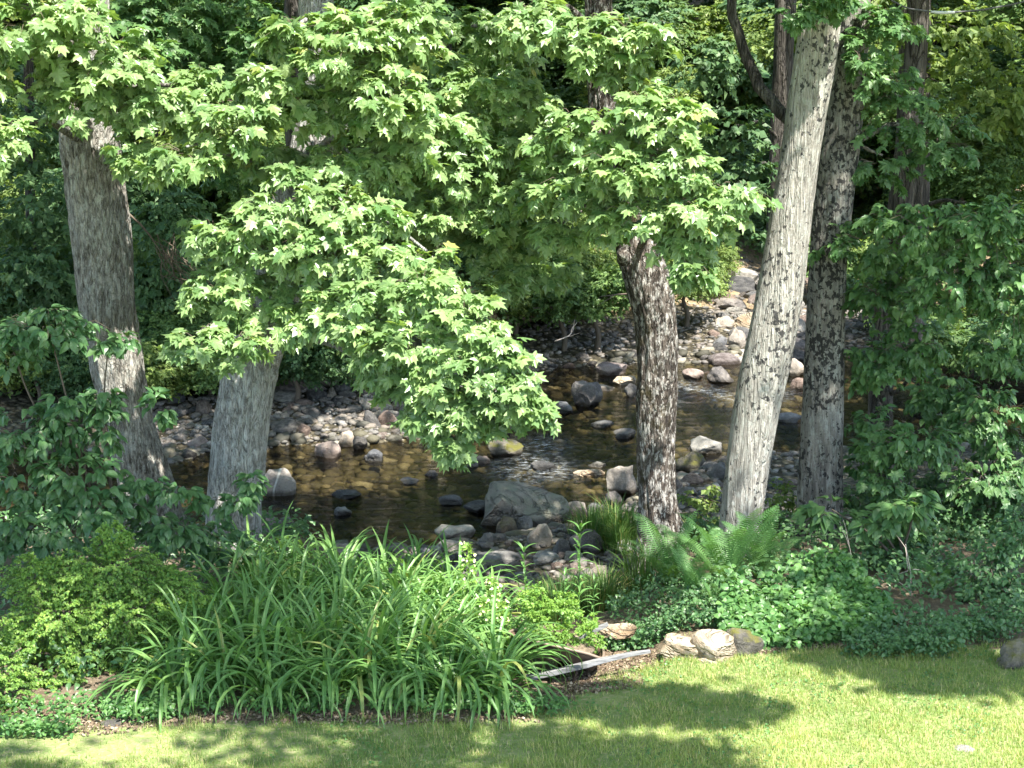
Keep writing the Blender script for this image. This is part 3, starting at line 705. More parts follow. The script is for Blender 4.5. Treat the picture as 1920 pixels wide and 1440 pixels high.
def nearest_on(P, q, dz=.35):
    i = np.argmin(np.linalg.norm(P - (q + np.array([0, 0, dz])), axis=1)); return P[i]
def limbs_to(root, base, P, masses, mat, r0=.05, seed=0):
    Pd = np.vstack([P[i] + (P[i + 1] - P[i]) * t for i in range(len(P) - 1) for t in np.linspace(0, 1, 12)])
    for k, (c, r) in enumerate(masses):
        a = nearest_on(Pd, c + np.array([0, 0, -.2]), .0)
        m1 = a + (c - a) * .5 + np.array([0, 0, .22]); limb(root, base, [a, m1, c + np.array([0, 0, .05])], r0, .012, mat, 7, seed=seed + k)

# ------------------------------------------------------------------ main trees
A_pts = [(305, 1040, 122), (286, 960, 104), (266, 880, 96), (234, 760, 92), (206, 620, 98), (190, 450, 106), (171, 300, 108), (160, 200, 104), (152, 0, 98), (148, -320, 84), (160, -800, 60)]
tA, bA, PA, rA = tree('maple_tree', 'thick furrowed brown maple trunk leaning left, leftmost of the big trunks', A_pts, 18.7, B_A, seg=120, amp=.026, seed=3.1)
B_pts = [(441, 1075, 122), (437, 1000, 108), (438, 930, 106), (446, 860, 108), (458, 760, 105), (472, 680, 104), (496, 600, 100), (530, 480, 96), (560, 380, 92), (585, 280, 80), (600, 150, 70), (592, 0, 60), (575, -320, 50), (560, -800, 36)]
tB, bB, PB, rB = tree('maple_tree', 'pale grey maple trunk leaning right behind the daylilies, hung with bright sunlit leaves', B_pts, 18.2, B_B, seg=120, amp=.02, seed=8.4)
C_pts = [(1248, 1075, 150), (1243, 1030, 104), (1237, 980, 82), (1229, 880, 72), (1230, 760, 74), (1233, 640, 76), (1224, 560, 88), (1206, 500, 92), (1188, 455, 70), (1164, 390, 58), (1146, 300, 56), (1130, 180, 55), (1124, 0, 50), (1120, -320, 44), (1130, -800, 34)]
tC, bC, PC, rC = tree('maple_tree', 'crooked dark maple trunk with lichen and brown moss, bent left under a bright leaf cluster', C_pts, 18.3, B_C, seg=96, amp=.022, seed=5.5, lump=.028)
D_pts = [(1382, 1075, 88), (1387, 1010, 78), (1396, 900, 80), (1427, 720, 88), (1455, 600, 91), (1476, 450, 82), (1500, 300, 74), (1522, 150, 78), (1544, 0, 72), (1585, -320, 64), (1620, -800, 50)]
tD, bD, PD, rD = tree('pale_barked_tree', 'tall pale trunk with black lichen spots leaning right, right of the crooked dark trunk', D_pts, 18.1, B_D, seg=84, amp=.006, seed=2.2)
E_pts = [(1534, 1090, 98), (1536, 1000, 88), (1540, 800, 79), (1546, 650, 73), (1552, 500, 70), (1565, 350, 76), (1585, 200, 70), (1598, 50, 64), (1612, -320, 58), (1630, -800, 44)]
tE, bE, PE, rE = tree('grey_barked_tree', 'darker grey upright trunk with black blotches just behind the pale leaning trunk', E_pts, 18.9, B_E, seg=84, amp=.009, seed=9.9)

mA = [px_mass(*q) for q in [(60, 40, 140, 75, 17.3), (-60, 110, 110, 90, 17.3), (12, 262, 40, 66, 16.9), (200, 120, 120, 80, 17.6), (150, 175, 90, 50, 17.5), (290, 190, 95, 65, 17.7), (385, 175, 85, 60, 17.9), (250, 270, 50, 40, 17.6)]]
mA2 = [px_mass(*q) for q in [(300, 40, 150, 80, 20.5), (420, 90, 110, 70, 20.8), (260, 120, 90, 50, 20.2), (460, 30, 90, 60, 20.8), (380, 160, 90, 60, 20.4), (440, 330, 60, 40, 21), (470, 90, 50, 50, 19.0), (280, 110, 70, 50, 18.9), (500, 140, 40, 40, 18.8)]]
mB = [px_mass(*q) for q in [(350, 285, 62, 38, 16.9), (430, 230, 80, 55, 17.0), (520, 170, 90, 60, 17.2), (560, 60, 70, 45, 17.2), (650, 80, 100, 80, 17.0), (760, 50, 80, 70, 17.3), (720, 170, 90, 80, 17.1), (620, 190, 90, 60, 17.4), (760, 260, 80, 70, 17.6), (660, 300, 90, 55, 17.4), (500, 285, 75, 35, 17.6),
      (520, 390, 110, 42, 17.0), (640, 385, 90, 40, 16.9), (400, 430, 75, 50, 17.1), (480, 470, 100, 65, 17.1), (600, 460, 100, 60, 16.9), (410, 545, 62, 42, 17.0), (500, 560, 80, 50, 17.1), (370, 635, 62, 34, 16.6), (440, 640, 60, 40, 16.7), (610, 560, 60, 48, 16.9),
      (710, 470, 70, 50, 16.9), (700, 560, 80, 55, 16.7), (790, 550, 90, 55, 16.5), (870, 600, 85, 60, 16.3), (780, 640, 95, 60, 16.4), (700, 640, 50, 45, 16.6), (880, 690, 90, 60, 16.2), (800, 725, 60, 50, 16.3), (940, 660, 40, 60, 16.2), (955, 735, 55, 45, 16.1), (870, 775, 50, 40, 16.2), (850, 825, 22, 26, 16.2), (1010, 775, 36, 24, 16.1), (660, 600, 60, 48, 16.7), (740, 695, 60, 48, 16.5), (805, 765, 55, 42, 16.3), (900, 765, 60, 45, 16.2), (560, 605, 60, 30, 16.9), (980, 700, 34, 50, 16.15), (700, 400, 70, 40, 17.0), (560, 330, 60, 30, 17.2), (800, 480, 70, 40, 16.8), (300, 320, 24, 20, 16.9), (860, 835, 30, 24, 16.2)]]
mB2 = [px_mass(*q) for q in [(800, 330, 90, 60, 18.8), (850, 420, 70, 45, 18.8), (780, 420, 80, 50, 18.6), (900, 470, 60, 40, 18.6), (820, 160, 80, 80, 18.9), (860, 250, 90, 60, 18.5), (870, 360, 80, 60, 18.2), (930, 400, 60, 50, 18.4), (740, 380, 70, 50, 18.2), (960, 520, 50, 40, 18.6), (830, 240, 70, 70, 17.9), (880, 170, 70, 60, 18.3), (860, 320, 70, 50, 17.9), (800, 400, 60, 40, 17.8), (900, 540, 50, 30, 17.8)]]
mC = [px_mass(*q) for q in [(1000, 40, 75, 60, 17.6), (1090, 60, 90, 55, 17.4), (1190, 60, 75, 55, 17.3), (1150, 110, 90, 35, 17.3), (1210, 190, 75, 40, 16.8), (1275, 230, 70, 50, 16.7), (1120, 240, 90, 50, 17.1), (1050, 260, 80, 55, 17.4), (1180, 310, 100, 55, 16.8), (1290, 310, 85, 48, 16.7), (1370, 355, 75, 28, 16.6), (1330, 390, 80, 38, 16.6), (1220, 400, 90, 45, 16.8), (1090, 350, 90, 60, 17.2), (1020, 350, 70, 50, 17.6), (1290, 450, 65, 40, 16.7), (1300, 495, 42, 32, 16.6), (1150, 420, 50, 30, 17.0), (1050, 430, 55, 35, 17.5)]]
mC2 = [px_mass(*q) for q in [(940, 90, 80, 70, 19.6), (930, 230, 90, 60, 19.4), (960, 330, 70, 50, 19.0), (900, 340, 60, 60, 19.2), (980, 200, 80, 60, 18.6), (1000, 290, 70, 60, 18.4), (970, 430, 60, 50, 18.6), (1040, 500, 50, 40, 18.8), (940, 170, 70, 60, 18.0), (920, 280, 60, 50, 18.0), (950, 380, 60, 50, 18.0), (890, 60, 70, 60, 18.6)]]
kwm = dict(per=11, up=.55, out=.85, jit=.5, droop=.85, front=.45)
nl = 0
nl += foliage(tA, bA, mA, L_maple, MAPLE, .155, 225, 300, twigmat=B_tw, **kwm)
nl += foliage(tB, bB, mB, L_maple, MAPLE, .155, 270, 300, twigmat=B_tw, **kwm)
nl += foliage(tC, bC, mC, L_maple, MAPLE, .155, 260, 300, twigmat=B_tw, **kwm)
for t_, b_, m_, q_ in ((tA, bA, mA2, L_maple_shaded), (tB, bB, mB2, L_maple), (tC, bC, mC2, L_maple)):
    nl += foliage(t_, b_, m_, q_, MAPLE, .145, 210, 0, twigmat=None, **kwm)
limbs_to(tA, bA, PA, mA[::2], B_A, .045, 1); limbs_to(tB, bB, PB, mB[::3], B_B, .045, 30); limbs_to(tC, bC, PC, mC[::3], B_C, .045, 60)
limb(tB, bB, [at(595, 290, 18.2), at(560, 303, 17.9), at(500, 308, 17.7), at(450, 300, 17.6), at(415, 285, 17.5)], .05, .02, B_B, 12, seed=90)
limb(tB, bB, [at(600, 270, 18.2), at(640, 240, 18.3), at(720, 225, 18.6), at(830, 218, 18.9), at(920, 232, 19.0)], .06, .025, B_B, 12, seed=91)
limb(tC, bC, [at(1126, 80, 18.3), at(1040, 90, 18.6), at(950, 60, 18.9), at(890, 45, 19.0), at(845, 62, 19.1)], .05, .03, B_C, 10, seed=92)
limb(tC, bC, [at(1180, 475, 18.3), at(1168, 488, 18.1), at(1166, 470, 18.0)], .08, .05, B_C, 14, name='burl', seed=93)
for c, r in mA[:3] + mB + mC: LIT.append((c, float(max(r[0], r[2])) * .95))
# small top foliage on the two right trunks
mD = [px_mass(*q) for q in [(1500, 20, 40, 30, 17.6), (1560, -20, 60, 40, 17.6)]]
foliage(tD, bD, mD, L_maple_shaded, MAPLE, .13, 220, 60, twigmat=B_tw, **kwm); limbs_to(tD, bD, PD, mD, B_D, .03, 120)
mE = [px_mass(*q) for q in [(1660, 60, 80, 70, 18.6), (1690, 190, 90, 80, 18.8), (1655, 300, 60, 50, 18.9), (1760, 260, 90, 60, 19.2), (1620, 130, 30, 50, 18.4)]]
foliage(tE, bE, mE, L_maple_shaded, MAPLE, .13, 170, 200, twigmat=B_tw, **kwm); limbs_to(tE, bE, PE, mE, B_E, .035, 130)

# tree at right, shade put into its leaf colour
RT, bR, PR, rR = tree('shaded_tree', 'shaded tree at right whose dark leaf sprays hang over the stream bank', [(1640, 1120, 60), (1645, 950, 52), (1650, 800, 48), (1655, 600, 44), (1690, 350, 42), (1720, 100, 40), (1730, -320, 36), (1740, -700, 24)], 20.5, B_F, seg=40, amp=.008, seed=6.6, step=.06)
mR = [px_mass(*q) for q in [(1640, 450, 90, 60, 18.6), (1740, 430, 110, 70, 17.6), (1860, 430, 110, 70, 17.3), (1800, 530, 110, 60, 17.5), (1900, 560, 80, 80, 17.4), (1660, 560, 80, 50, 18.8), (1650, 680, 75, 60, 18.9), (1720, 640, 70, 60, 18.7), (1640, 800, 60, 45, 19), (1720, 830, 90, 60, 18.3), (1650, 900, 60, 40, 18.4), (1860, 780, 90, 70, 19.2), (1850, 900, 90, 70, 18.9), (1760, 950, 80, 60, 19.2), (1690, 975, 55, 45, 17.6), (1880, 650, 70, 60, 19.5), (1760, 740, 70, 60, 19.8), (1820, 980, 80, 50, 19.0), (1700, 520, 60, 40, 19), (1620, 860, 40, 50, 19.4)]]
foliage(RT, bR, mR, L_maple_shaded, OVATE + MAPLE[:2], .115, 330, 300, twigmat=B_tw, **kwm); limbs_to(RT, bR, PR, mR[::2], B_F, .03, 150)

# ------------------------------------------------------------------ thinner trunks farther back
def simple_tree(name, label, pts, y, mat, seed, masses=None, group=None, seg=24, lmat=None, amp=.01):
    r_, b_, P_, rr_ = tree(name, label, pts, y, mat, seg=seg, amp=amp, seed=seed, step=.1, group=group)
    if masses:
        mm = [px_mass(*q) for q in masses]; foliage(r_, b_, mm, lmat or L_bg[0], QUAD + STAR, .15, 130, 0, per=12, up=.7, out=.7, jit=.5, droop=.4, front=.3); limbs_to(r_, b_, P_, mm[::2], mat, .04, int(seed * 10))
    return r_
simple_tree('background_tree', 'dark broad trunk at upper right behind the hanging leaves', [(1700, 640, 66), (1712, 300, 62), (1716, 100, 60), (1712, -100, 58), (1700, -500, 48)], 27, B_F, 1.3, [(1800, 60, 120, 70, 26.5), (1880, 190, 100, 80, 26.5), (1760, 160, 90, 60, 26.6), (1660, 20, 80, 60, 26.4)], lmat=L_bg[1])
simple_tree('background_tree', 'brown trunk seen left of the top of the pale leaning trunk', [(1455, 620, 44), (1462, 300, 42), (1470, 100, 40), (1476, -100, 38), (1480, -500, 30)], 29, B_F, 2.3, [(1380, 240, 90, 50, 28), (1330, 120, 90, 60, 28.5), (1400, 330, 80, 50, 28), (1450, 430, 50, 50, 28)], lmat=L_bg[2])
limb(tD, bD, [at(1512, 262, 18.3), at(1462, 210, 18.5), at(1424, 165, 18.7), at(1405, 120, 18.8), at(1385, 60, 18.9), at(1372, 0, 18.9), at(1340, -200, 19)], .07, .045, B_F, 14, seed=95)
simple_tree('background_tree', 'dark slender trunk at top between the leftmost maple and the pale maple', [(568, 705, 30), (572, 600, 28), (560, 400, 30), (545, 180, 34), (548, 60, 32), (552, -200, 26), (560, -500, 20)], 32.5, B_F, 4.3, [(470, 150, 60, 80, 32), (500, 60, 60, 60, 32), (620, 400, 80, 60, 31.5), (620, 600, 60, 40, 31.5)], lmat=L_bg[1])
simple_tree('background_tree', 'thin pale trunk standing far off behind the dark leaves at right', [(1702, 640, 16), (1704, 540, 16), (1706, 400, 15), (1708, 100, 14), (1710, -200, 10)], 34, B_B, 6.3)
simple_tree('background_tree', 'slim dark tree left of the leftmost maple, mostly hidden by its own leaves', [(70, 720, 22), (60, 500, 20), (54, 200, 18), (50, -200, 14)], 31, B_F, 7.3, [(60, 380, 120, 70, 30), (20, 520, 120, 70, 29.5), (110, 620, 110, 60, 29), (310, 400, 90, 70, 30), (330, 540, 100, 70, 30), (100, 480, 100, 70, 30), (380, 640, 90, 60, 30), (260, 660, 90, 50, 30), (40, 250, 120, 80, 30.5)], lmat=L_bg[2])

# ------------------------------------------------------------------ far shrubs and forest (shared crown meshes)
def cloud(name, seed, mat, leaf, n_mass=9, dens=46, rad=2.0, temps=QUAD):
    ms = []
    r = np.random.default_rng(seed)
    for _ in range(n_mass):
        d = unit(r.normal(size=3)); c = d * rad * r.uniform(.2, .72) * np.array([1, 1, .8]); q = rad * r.uniform(.28, .5); ms.append((c, np.array([q * 1.2, q * 1.2, q * .7])))
    P, N, T, S, segs = sprays(ms, dens, leaf, per=12, up=.7, out=.7, jit=.5, droop=.4, front=.15)
    V, F, Tt = scatter(temps, rng.integers(0, len(temps), len(P)), P, frames(N, T), S, (.5 + .3 * rng.normal(size=len(P))).clip(0, .95))
    return mesh_np(name, V, F, Tt, mat)
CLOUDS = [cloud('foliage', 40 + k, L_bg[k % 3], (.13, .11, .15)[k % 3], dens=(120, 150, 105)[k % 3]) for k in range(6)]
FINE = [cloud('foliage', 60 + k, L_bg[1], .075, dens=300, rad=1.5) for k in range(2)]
def trunk_mesh(h, r):
    V, F = tube([(0, 0, -.6), (.05, .03, h * .3), (-.06, .02, h * .6), (.05, -.05, h)], [r * 1.2, r, r * .8, r * .35], 12, step=.3); return mesh_np('trunk', V, F, mat=B_F, smooth=True)
TRM = [trunk_mesh(11, .2), trunk_mesh(9, .15), trunk_mesh(2.2, .05)]
TRM[2].materials[0] = B_tw
def where(u):
    for lim, s in ((110, 'left of the leftmost trunk'), (400, 'between the two left trunks'), (700, 'behind the bright maple sprays'), (1000, 'right of the pale maple'), (1200, 'left of the crooked dark trunk'), (1420, 'between the crooked and pale leaning trunks'), (1600, 'behind the two right trunks')):
        if u < lim: return s
    return 'behind the dark leaves at right'
SPEC_TREE = ('forest_tree', 'tree')
def bush(x, y, s, k, fine=False, zoff=0.0, what='far bank shrub'):
    z = zc(x, y); u, v, f = project(np.array([[x, y, z + s * 1.2]])); wh = where(u[0]); lab = f'{what}, {wh}'
    o = thing('far_shrub', lab, 'shrub', (x, y, z), lab.replace('shrub', 'shrubs'))
    st = link('stem', TRM[2], o); st.scale = (s, s, s * .42)
    c = link('crown', (FINE if fine else CLOUDS)[k % (2 if fine else 6)], o); rad = (1.5 if fine else 2.0)
    c.location = (0, 0, s * .95 + zoff); c.scale = (s / rad * 1.25, s / rad * 1.25, s / rad); c.rotation_euler = (0, 0, random.uniform(0, 6.28))
def in_vista(x, y, r):
    u, v, f = project(np.array([[x, y, 0.0]])); ru = r / f[0] * FPX
    return (u[0] + ru > 1325 and u[0] - ru < 1525 and y < 43.5) or (u[0] + ru > 1120 and u[0] - ru < 1185 and y < 41)
# the near row on the far bank
for u in range(-60, 560, 55):
    y = random.uniform(28.6, 29.4); bush((u - 960) / FPX * y, y, random.uniform(.75, 1.0), random.randrange(6), what='low dark shrub at the far waterline')
for u in range(-60, 1140, 40):
    y = (30.2 if u < 760 else 34.6) + random.uniform(-.2, 1.6); x = (u + random.uniform(-25, 25) - 960) / FPX * y
    bush(x, y, random.uniform(.75, 1.25), random.randrange(6), fine=random.random() < .35)
for u, y, s in ((1060, 36.0, 1.15), (1120, 37.2, .7), (1290, 36.2, 1.0), (1330, 38.5, .8), (1262, 38.5, 1.2), (1040, 37.5, 1.3)): bush((u - 960) / FPX * y, y, s, u, fine=True)
for u in range(1560, 2420, 70):
    y = random.uniform(30, 37); 
    if u < 1640: y = 38
    bush((u - 960) / FPX * y, y, random.uniform(.9, 1.4), u)
for row, (y0, y1, n, s0, s1) in enumerate(((36, 41, 17, 1.4, 2.2), (41, 48, 22, 1.6, 2.6), (48, 58, 26, 2.0, 3.0))):
    for i in range(n):
        y = random.uniform(y0, y1); half = y * .31; x = -half + (i + random.uniform(.1, .9)) / n * 2 * half; s = random.uniform(s0, s1)
        if in_vista(x, y, s * 1.1): continue
        bush(x, y, s, random.randrange(6), what=('shrub up the slope', 'rounded shrub in the woods', 'distant shrub deep in the woods')[row])
def forest_tree(x, y, k, lab, grp, low=2.5):
    z = zc(x, y); o = thing('forest_tree', lab, 'tree', (x, y, z), grp)
    t = link('trunk', TRM[k % 2], o); H = 11 if k % 2 == 0 else 9
    rot = random.uniform(0, 6.28); t.rotation_euler = (random.uniform(-.06, .06), random.uniform(-.06, .06), rot)
    for j in range(7):
        zz = low + (H - low) * (j + .5) / 6.5; a = random.uniform(0, 6.28); rr = random.uniform(.3, 1.9)
        c = link('crown', CLOUDS[(k + j) % 6], o); c.location = (math.cos(a) * rr, math.sin(a) * rr, zz)
        q = random.uniform(.75, 1.3); c.scale = (q * 1.2, q * 1.2, q * .75); c.rotation_euler = (0, 0, random.uniform(0, 6.28))
for i, (y0, y1, n) in enumerate(((38, 44, 8), (46, 54, 13), (56, 66, 16), (68, 82, 18))):
    for j in range(n):
        y = random.uniform(y0, y1); half = y * .34; x = -half + (j + random.uniform(.1, .9)) / n * 2 * half
        if in_vista(x, y, 2.2): continue
        u, v, f = project(np.array([[x, y, 3.0]])); s = ('tree on the slope across the creek', 'tree behind the first row', 'distant woodland tree', 'farthest woodland tree')[i]
        lab = f'{s}, {where(u[0])}'; forest_tree(x, y, j + i, lab, lab, low=(2.6, 2.2, 2.0, 2.0)[i])

# ------------------------------------------------------------------ near shrubs
def shrub(name, label, cat, base_uvy, masses, mat, temps, leaf, dens, nparts, group=None, stems=7, twig=.004, **kw):
    p = at(*base_uvy); p[2] = zc(p[0], p[1]); root = thing(name, label, cat, p, group)
    mm = [px_mass(*q) for q in masses]
    foliage(root, p, mm, mat, temps, leaf, dens, nparts, twigmat=B_tw, min_twig=twig, **kw)
    for k, (c, r) in enumerate(mm[:stems]):
        limb(root, p, [p + rng.normal(0, .06, 3) * np.array([1, 1, 0]), p + (c - p) * .5 + np.array([0, 0, .1]), c], .018, .006, B_tw, 6, name='stem', seed=k)
    return root
shrub('broadleaf_shrub', 'large shrub with broad oval leaves in front of the leftmost trunk', 'shrub', (200, 1040, 16.8),
      [(90, 610, 120, 38, 16.6), (205, 635, 55, 20, 16.7), (20, 640, 80, 42, 16.6), (40, 810, 95, 60, 16.4), (120, 790, 60, 75, 16.5), (40, 900, 90, 60, 16.2), (150, 900, 90, 60, 16.2), (190, 800, 38, 60, 16.5), (292, 765, 20, 24, 16.3), (215, 950, 75, 48, 16.2), (335, 925, 48, 28, 16.3), (330, 1000, 90, 45, 16.3), (110, 990, 100, 45, 15.9), (410, 1010, 60, 45, 16.6), (430, 930, 48, 30, 16.5), (470, 900, 20, 22, 16.5), (195, 745, 35, 40, 16.6), (20, 990, 60, 45, 15.8), (270, 905, 40, 22, 16.3)],
      L_shrub, OVATE, .12, 215, 300, per=10, up=.8, out=.7, jit=.38, droop=.35, front=.5)
kwb = dict(per=26, up=.8, out=.6, jit=.6, droop=.1, front=.5)
shrub('barberry_shrub', 'dense arching barberry with tiny bright green leaves, left of the daylilies', 'shrub', (190, 1290, 14.5),
      [(200, 1080, 150, 65, 14.7), (80, 1090, 90, 60, 14.6), (110, 1160, 110, 60, 14.4), (230, 1160, 100, 60, 14.4), (310, 1100, 70, 40, 14.6), (370, 1125, 32, 16, 14.5), (210, 1010, 34, 40, 14.8), (160, 1220, 80, 40, 14.3), (250, 1240, 50, 45, 14.3), (190, 1290, 55, 35, 14.2), (40, 1200, 40, 60, 14.5), (95, 1275, 70, 38, 14.0), (300, 1280, 55, 35, 14.1), (240, 1300, 60, 24, 13.9), (300, 1180, 70, 50, 14.4), (345, 1150, 50, 35, 14.5)],
      L_barb, ROUND + QUAD[:1], .028, 4600, 0, twig=.0016, **kwb)
shrub('barberry_shrub', 'sunlit yellow-green barberry cut off by the lower left corner', 'shrub', (-30, 1370, 13.7),
      [(-10, 1190, 50, 35, 13.8), (-10, 1250, 78, 40, 13.7), (10, 1300, 60, 34, 13.5), (0, 1345, 58, 22, 13.3), (40, 1215, 30, 16, 13.7)],
      L_barb, ROUND + QUAD[:1], .028, 4600, 0, twig=.0016, **kwb)
rs = 'shrubs in the shade at the right'
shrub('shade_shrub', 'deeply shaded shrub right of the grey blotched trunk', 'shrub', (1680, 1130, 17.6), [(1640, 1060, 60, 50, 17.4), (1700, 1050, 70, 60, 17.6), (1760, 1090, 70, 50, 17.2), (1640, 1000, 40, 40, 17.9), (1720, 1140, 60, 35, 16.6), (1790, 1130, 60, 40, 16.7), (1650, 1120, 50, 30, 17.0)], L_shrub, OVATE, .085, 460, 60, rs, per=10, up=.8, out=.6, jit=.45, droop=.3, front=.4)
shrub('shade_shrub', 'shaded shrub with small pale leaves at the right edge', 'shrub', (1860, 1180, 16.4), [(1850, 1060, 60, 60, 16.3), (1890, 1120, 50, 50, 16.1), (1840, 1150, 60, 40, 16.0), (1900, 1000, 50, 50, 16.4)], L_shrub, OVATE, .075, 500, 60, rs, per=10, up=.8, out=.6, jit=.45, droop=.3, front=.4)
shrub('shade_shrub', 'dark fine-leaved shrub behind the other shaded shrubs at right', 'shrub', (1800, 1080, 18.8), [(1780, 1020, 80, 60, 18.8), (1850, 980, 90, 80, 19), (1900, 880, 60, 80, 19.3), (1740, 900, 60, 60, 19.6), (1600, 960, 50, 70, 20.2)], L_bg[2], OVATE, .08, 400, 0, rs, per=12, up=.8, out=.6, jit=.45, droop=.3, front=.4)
shrub('small_sapling', 'sapling with a fan of broad leaves right of the grey blotched trunk', 'sapling', (1685, 1050, 17.4), [(1680, 955, 50, 28, 17.0), (1640, 985, 30, 20, 17.0), (1730, 940, 30, 20, 17.1), (1560, 955, 50, 20, 17.3)], L_maple_shaded, OVATE, .15, 150, 45, per=7, up=1.0, out=.5, jit=.25, droop=.2, front=.5)
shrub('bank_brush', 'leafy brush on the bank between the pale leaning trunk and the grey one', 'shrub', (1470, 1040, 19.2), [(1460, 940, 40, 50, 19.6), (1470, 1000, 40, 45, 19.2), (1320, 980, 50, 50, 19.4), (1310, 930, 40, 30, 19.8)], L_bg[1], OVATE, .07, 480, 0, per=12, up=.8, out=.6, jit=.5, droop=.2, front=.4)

# ground cover
def ground_foliage(name, label, pts_fn, n, mat, temps, leaf, hmax, group=None, cat='ground cover', hfn=None, jn=.35):
    P = np.array([pts_fn() for _ in range(n)]); Z = ground_z(P[:, 0], P[:, 1]); h = rng.random(n) ** .6 * hmax
    if hfn: h = h * hfn(P)
    nn = unit(np.column_stack([rng.normal(0, jn, n), rng.normal(-.35, jn, n), np.ones(n)])); a = rng.uniform(0, 6.28, n)
    T = np.column_stack([np.cos(a), np.sin(a) - .4, -.2 + 0 * a])
    V, F, Tt = scatter(temps, rng.integers(0, len(temps), n), np.column_stack([P, Z + h + .01]), frames(nn, T), leaf * rng.uniform(.6, 1.2, n), (.5 + .28 * rng.normal(size=n)).clip(0, .93))
    link(name, mesh_np(name, V, F, Tt, mat), kind='stuff', label=label, category=cat)
def disc(u, v, ru, rv, z=0.0):
    def f():
        a = random.uniform(0, 6.28); r = math.sqrt(random.random()); p = at_z(u + ru * r * math.cos(a), v + rv * r * math.sin(a), z); return p[0], p[1]
    return f
gc = [disc(1490, 1155, 130, 48, .1), disc(1420, 1180, 70, 30, .05), disc(1560, 1125, 80, 38, .2), disc(1600, 1170, 70, 30, .05)]
def bump_h(P): return .45 + .9 * smooth(14.7, 16.2, P[:, 1])
ground_foliage('ground_cover', 'mound of bright heart-leaved ground cover between the ferns and the lawn', lambda: random.choice(gc)(), 8500, L_cover, ROUND + OVATE[:1], .074, .36, hfn=lambda P: bump_h(P) * (.35 + 1.4 * fbm(np.column_stack([P * 2.6, 0 * P[:, 0]]), 3)), jn=.6)
gd = [disc(1730, 1200, 110, 30), disc(1860, 1190, 70, 20), disc(1230, 1130, 90, 50, -.1), disc(1320, 1160, 70, 30), disc(1200, 1170, 80, 20), disc(1700, 1230, 120, 12)]
ground_foliage('low_weeds', 'low shaded weeds along the bank at the lawn edge', lambda: random.choice(gd)(), 7000, L_shrub, OVATE + ROUND, .045, .24, hfn=lambda P: .2 + 1.5 * fbm(np.column_stack([P * 3.1, 0 * P[:, 0]]), 3), jn=.6)
ge = [disc(u_, 1330, 110, 18) for u_ in (330, 560, 800, 960)]
ground_foliage('low_plants', 'small leafy plants under the front of the daylilies', lambda: random.choice(ge + [disc(150, 1335, 150, 22), disc(60, 1375, 90, 12), disc(260, 1345, 70, 16)])(), 3200, L_cover, OVATE, .05, .12)

def slope_pt():
    while True:
        y = 29 + 31 * random.random() ** 1.3; x = random.uniform(-.36, .36) * y
        if y < float(yF(x)) + (2.0 if x < 1 else 3.0): continue
        if abs(x - (3.9 + (y - 34) * .3)) < 1.9 and y < 43: continue
        return x, y
ground_foliage('understory_plants', 'low leafy undergrowth covering the slope beyond the creek', slope_pt, 70000, L_bg[0], QUAD, .13, .55)
ground_foliage('bank_plants', 'low shaded plants on the near bank round the tree feet', lambda: (lambda x: (x, random.uniform(float(lawn_edge(np.array([x]))[0]) + .7, float(np.interp(x, XI, TOE)))))(random.choice([random.uniform(-7, -2.2), random.uniform(1.9, 7.5)])), 16000, L_shrub, OVATE, .07, .30)

L_chip = M('dry_litter'); L_chip = L_chip.done(L_chip.pr(L_chip.ramp(L_chip.attr('tint'), [(0, (.06, .042, .03)), (.55, (.15, .11, .075)), (1, (.36, .30, .22))]), .9, .15))
ch = [disc(1190, 1222, 90, 16), disc(1120, 1262, 90, 26), disc(1160, 1195, 70, 12), disc(1500, 1212, 140, 9), disc(150, 1345, 180, 34), disc(600, 1350, 420, 10), disc(120, 1345, 160, 14), disc(1010, 1300, 60, 20), disc(1420, 1215, 70, 12)]
ground_foliage('dry_litter', 'dry leaf scraps and bark chips on the bare soil at the lawn edge', lambda: random.choice(ch)(), 9500, L_chip, QUAD, .032, .012)

# ------------------------------------------------------------------ daylilies
def strap(L, w, a0, curve, n=7):
    """arching strap leaf in the YZ plane"""
    pts = []; y = z = 0; a = a0; ds = L / n
    for i in range(n + 1):
        t = i / n; ww = w * (1 - .25 * t) * (1 if t < .75 else max(0, (1 - t) / .25) ** .6); 
        nz, ny_ = math.cos(a), -math.sin(a)
        pts += [(-ww, y + ny_ * ww * .5, z + nz * ww * .5), (0, y, z), (ww, y + ny_ * ww * .5, z + nz * ww * .5)]
        y += math.cos(a) * ds; z += math.sin(a) * ds; a -= curve * (.4 + 1.4 * t) / n
    fs = []
    for i in range(n):
        a_ = 3 * i; b = a_ + 3; fs += [(a_, a_ + 1, b + 1), (a_, b + 1, b), (a_ + 1, a_ + 2, b + 2), (a_ + 1, b + 2, b + 1)]
    return np.array(pts), np.array(fs)
STR = [strap(1.0, .017, R_(82), 2.4, 9), strap(1.0, .018, R_(76), 3.3, 9), strap(.9, .017, R_(80), 1.7), strap(.95, .019, R_(66), 3.0, 9), strap(1.1, .016, R_(74), 3.7, 10), strap(.85, .018, R_(58), 2.7, 8), strap(.95, .017, R_(48), 2.4, 8), strap(.95, .017, R_(85), 1.2)]
STM = [[mesh_np('leaf', v, f, np.full(len(v), t), L_lily) for t in (.15, .45, .75, .97)] for v, f in STR]
lily_i = 0
rows = [(13.66, 8), (14.1, 8), (14.65, 8), (15.1, 8), (15.6, 7), (16.15, 7), (16.7, 6)]
rown = ['front row', 'second row', 'third row', 'middle row', 'fifth row', 'sixth row', 'back row']
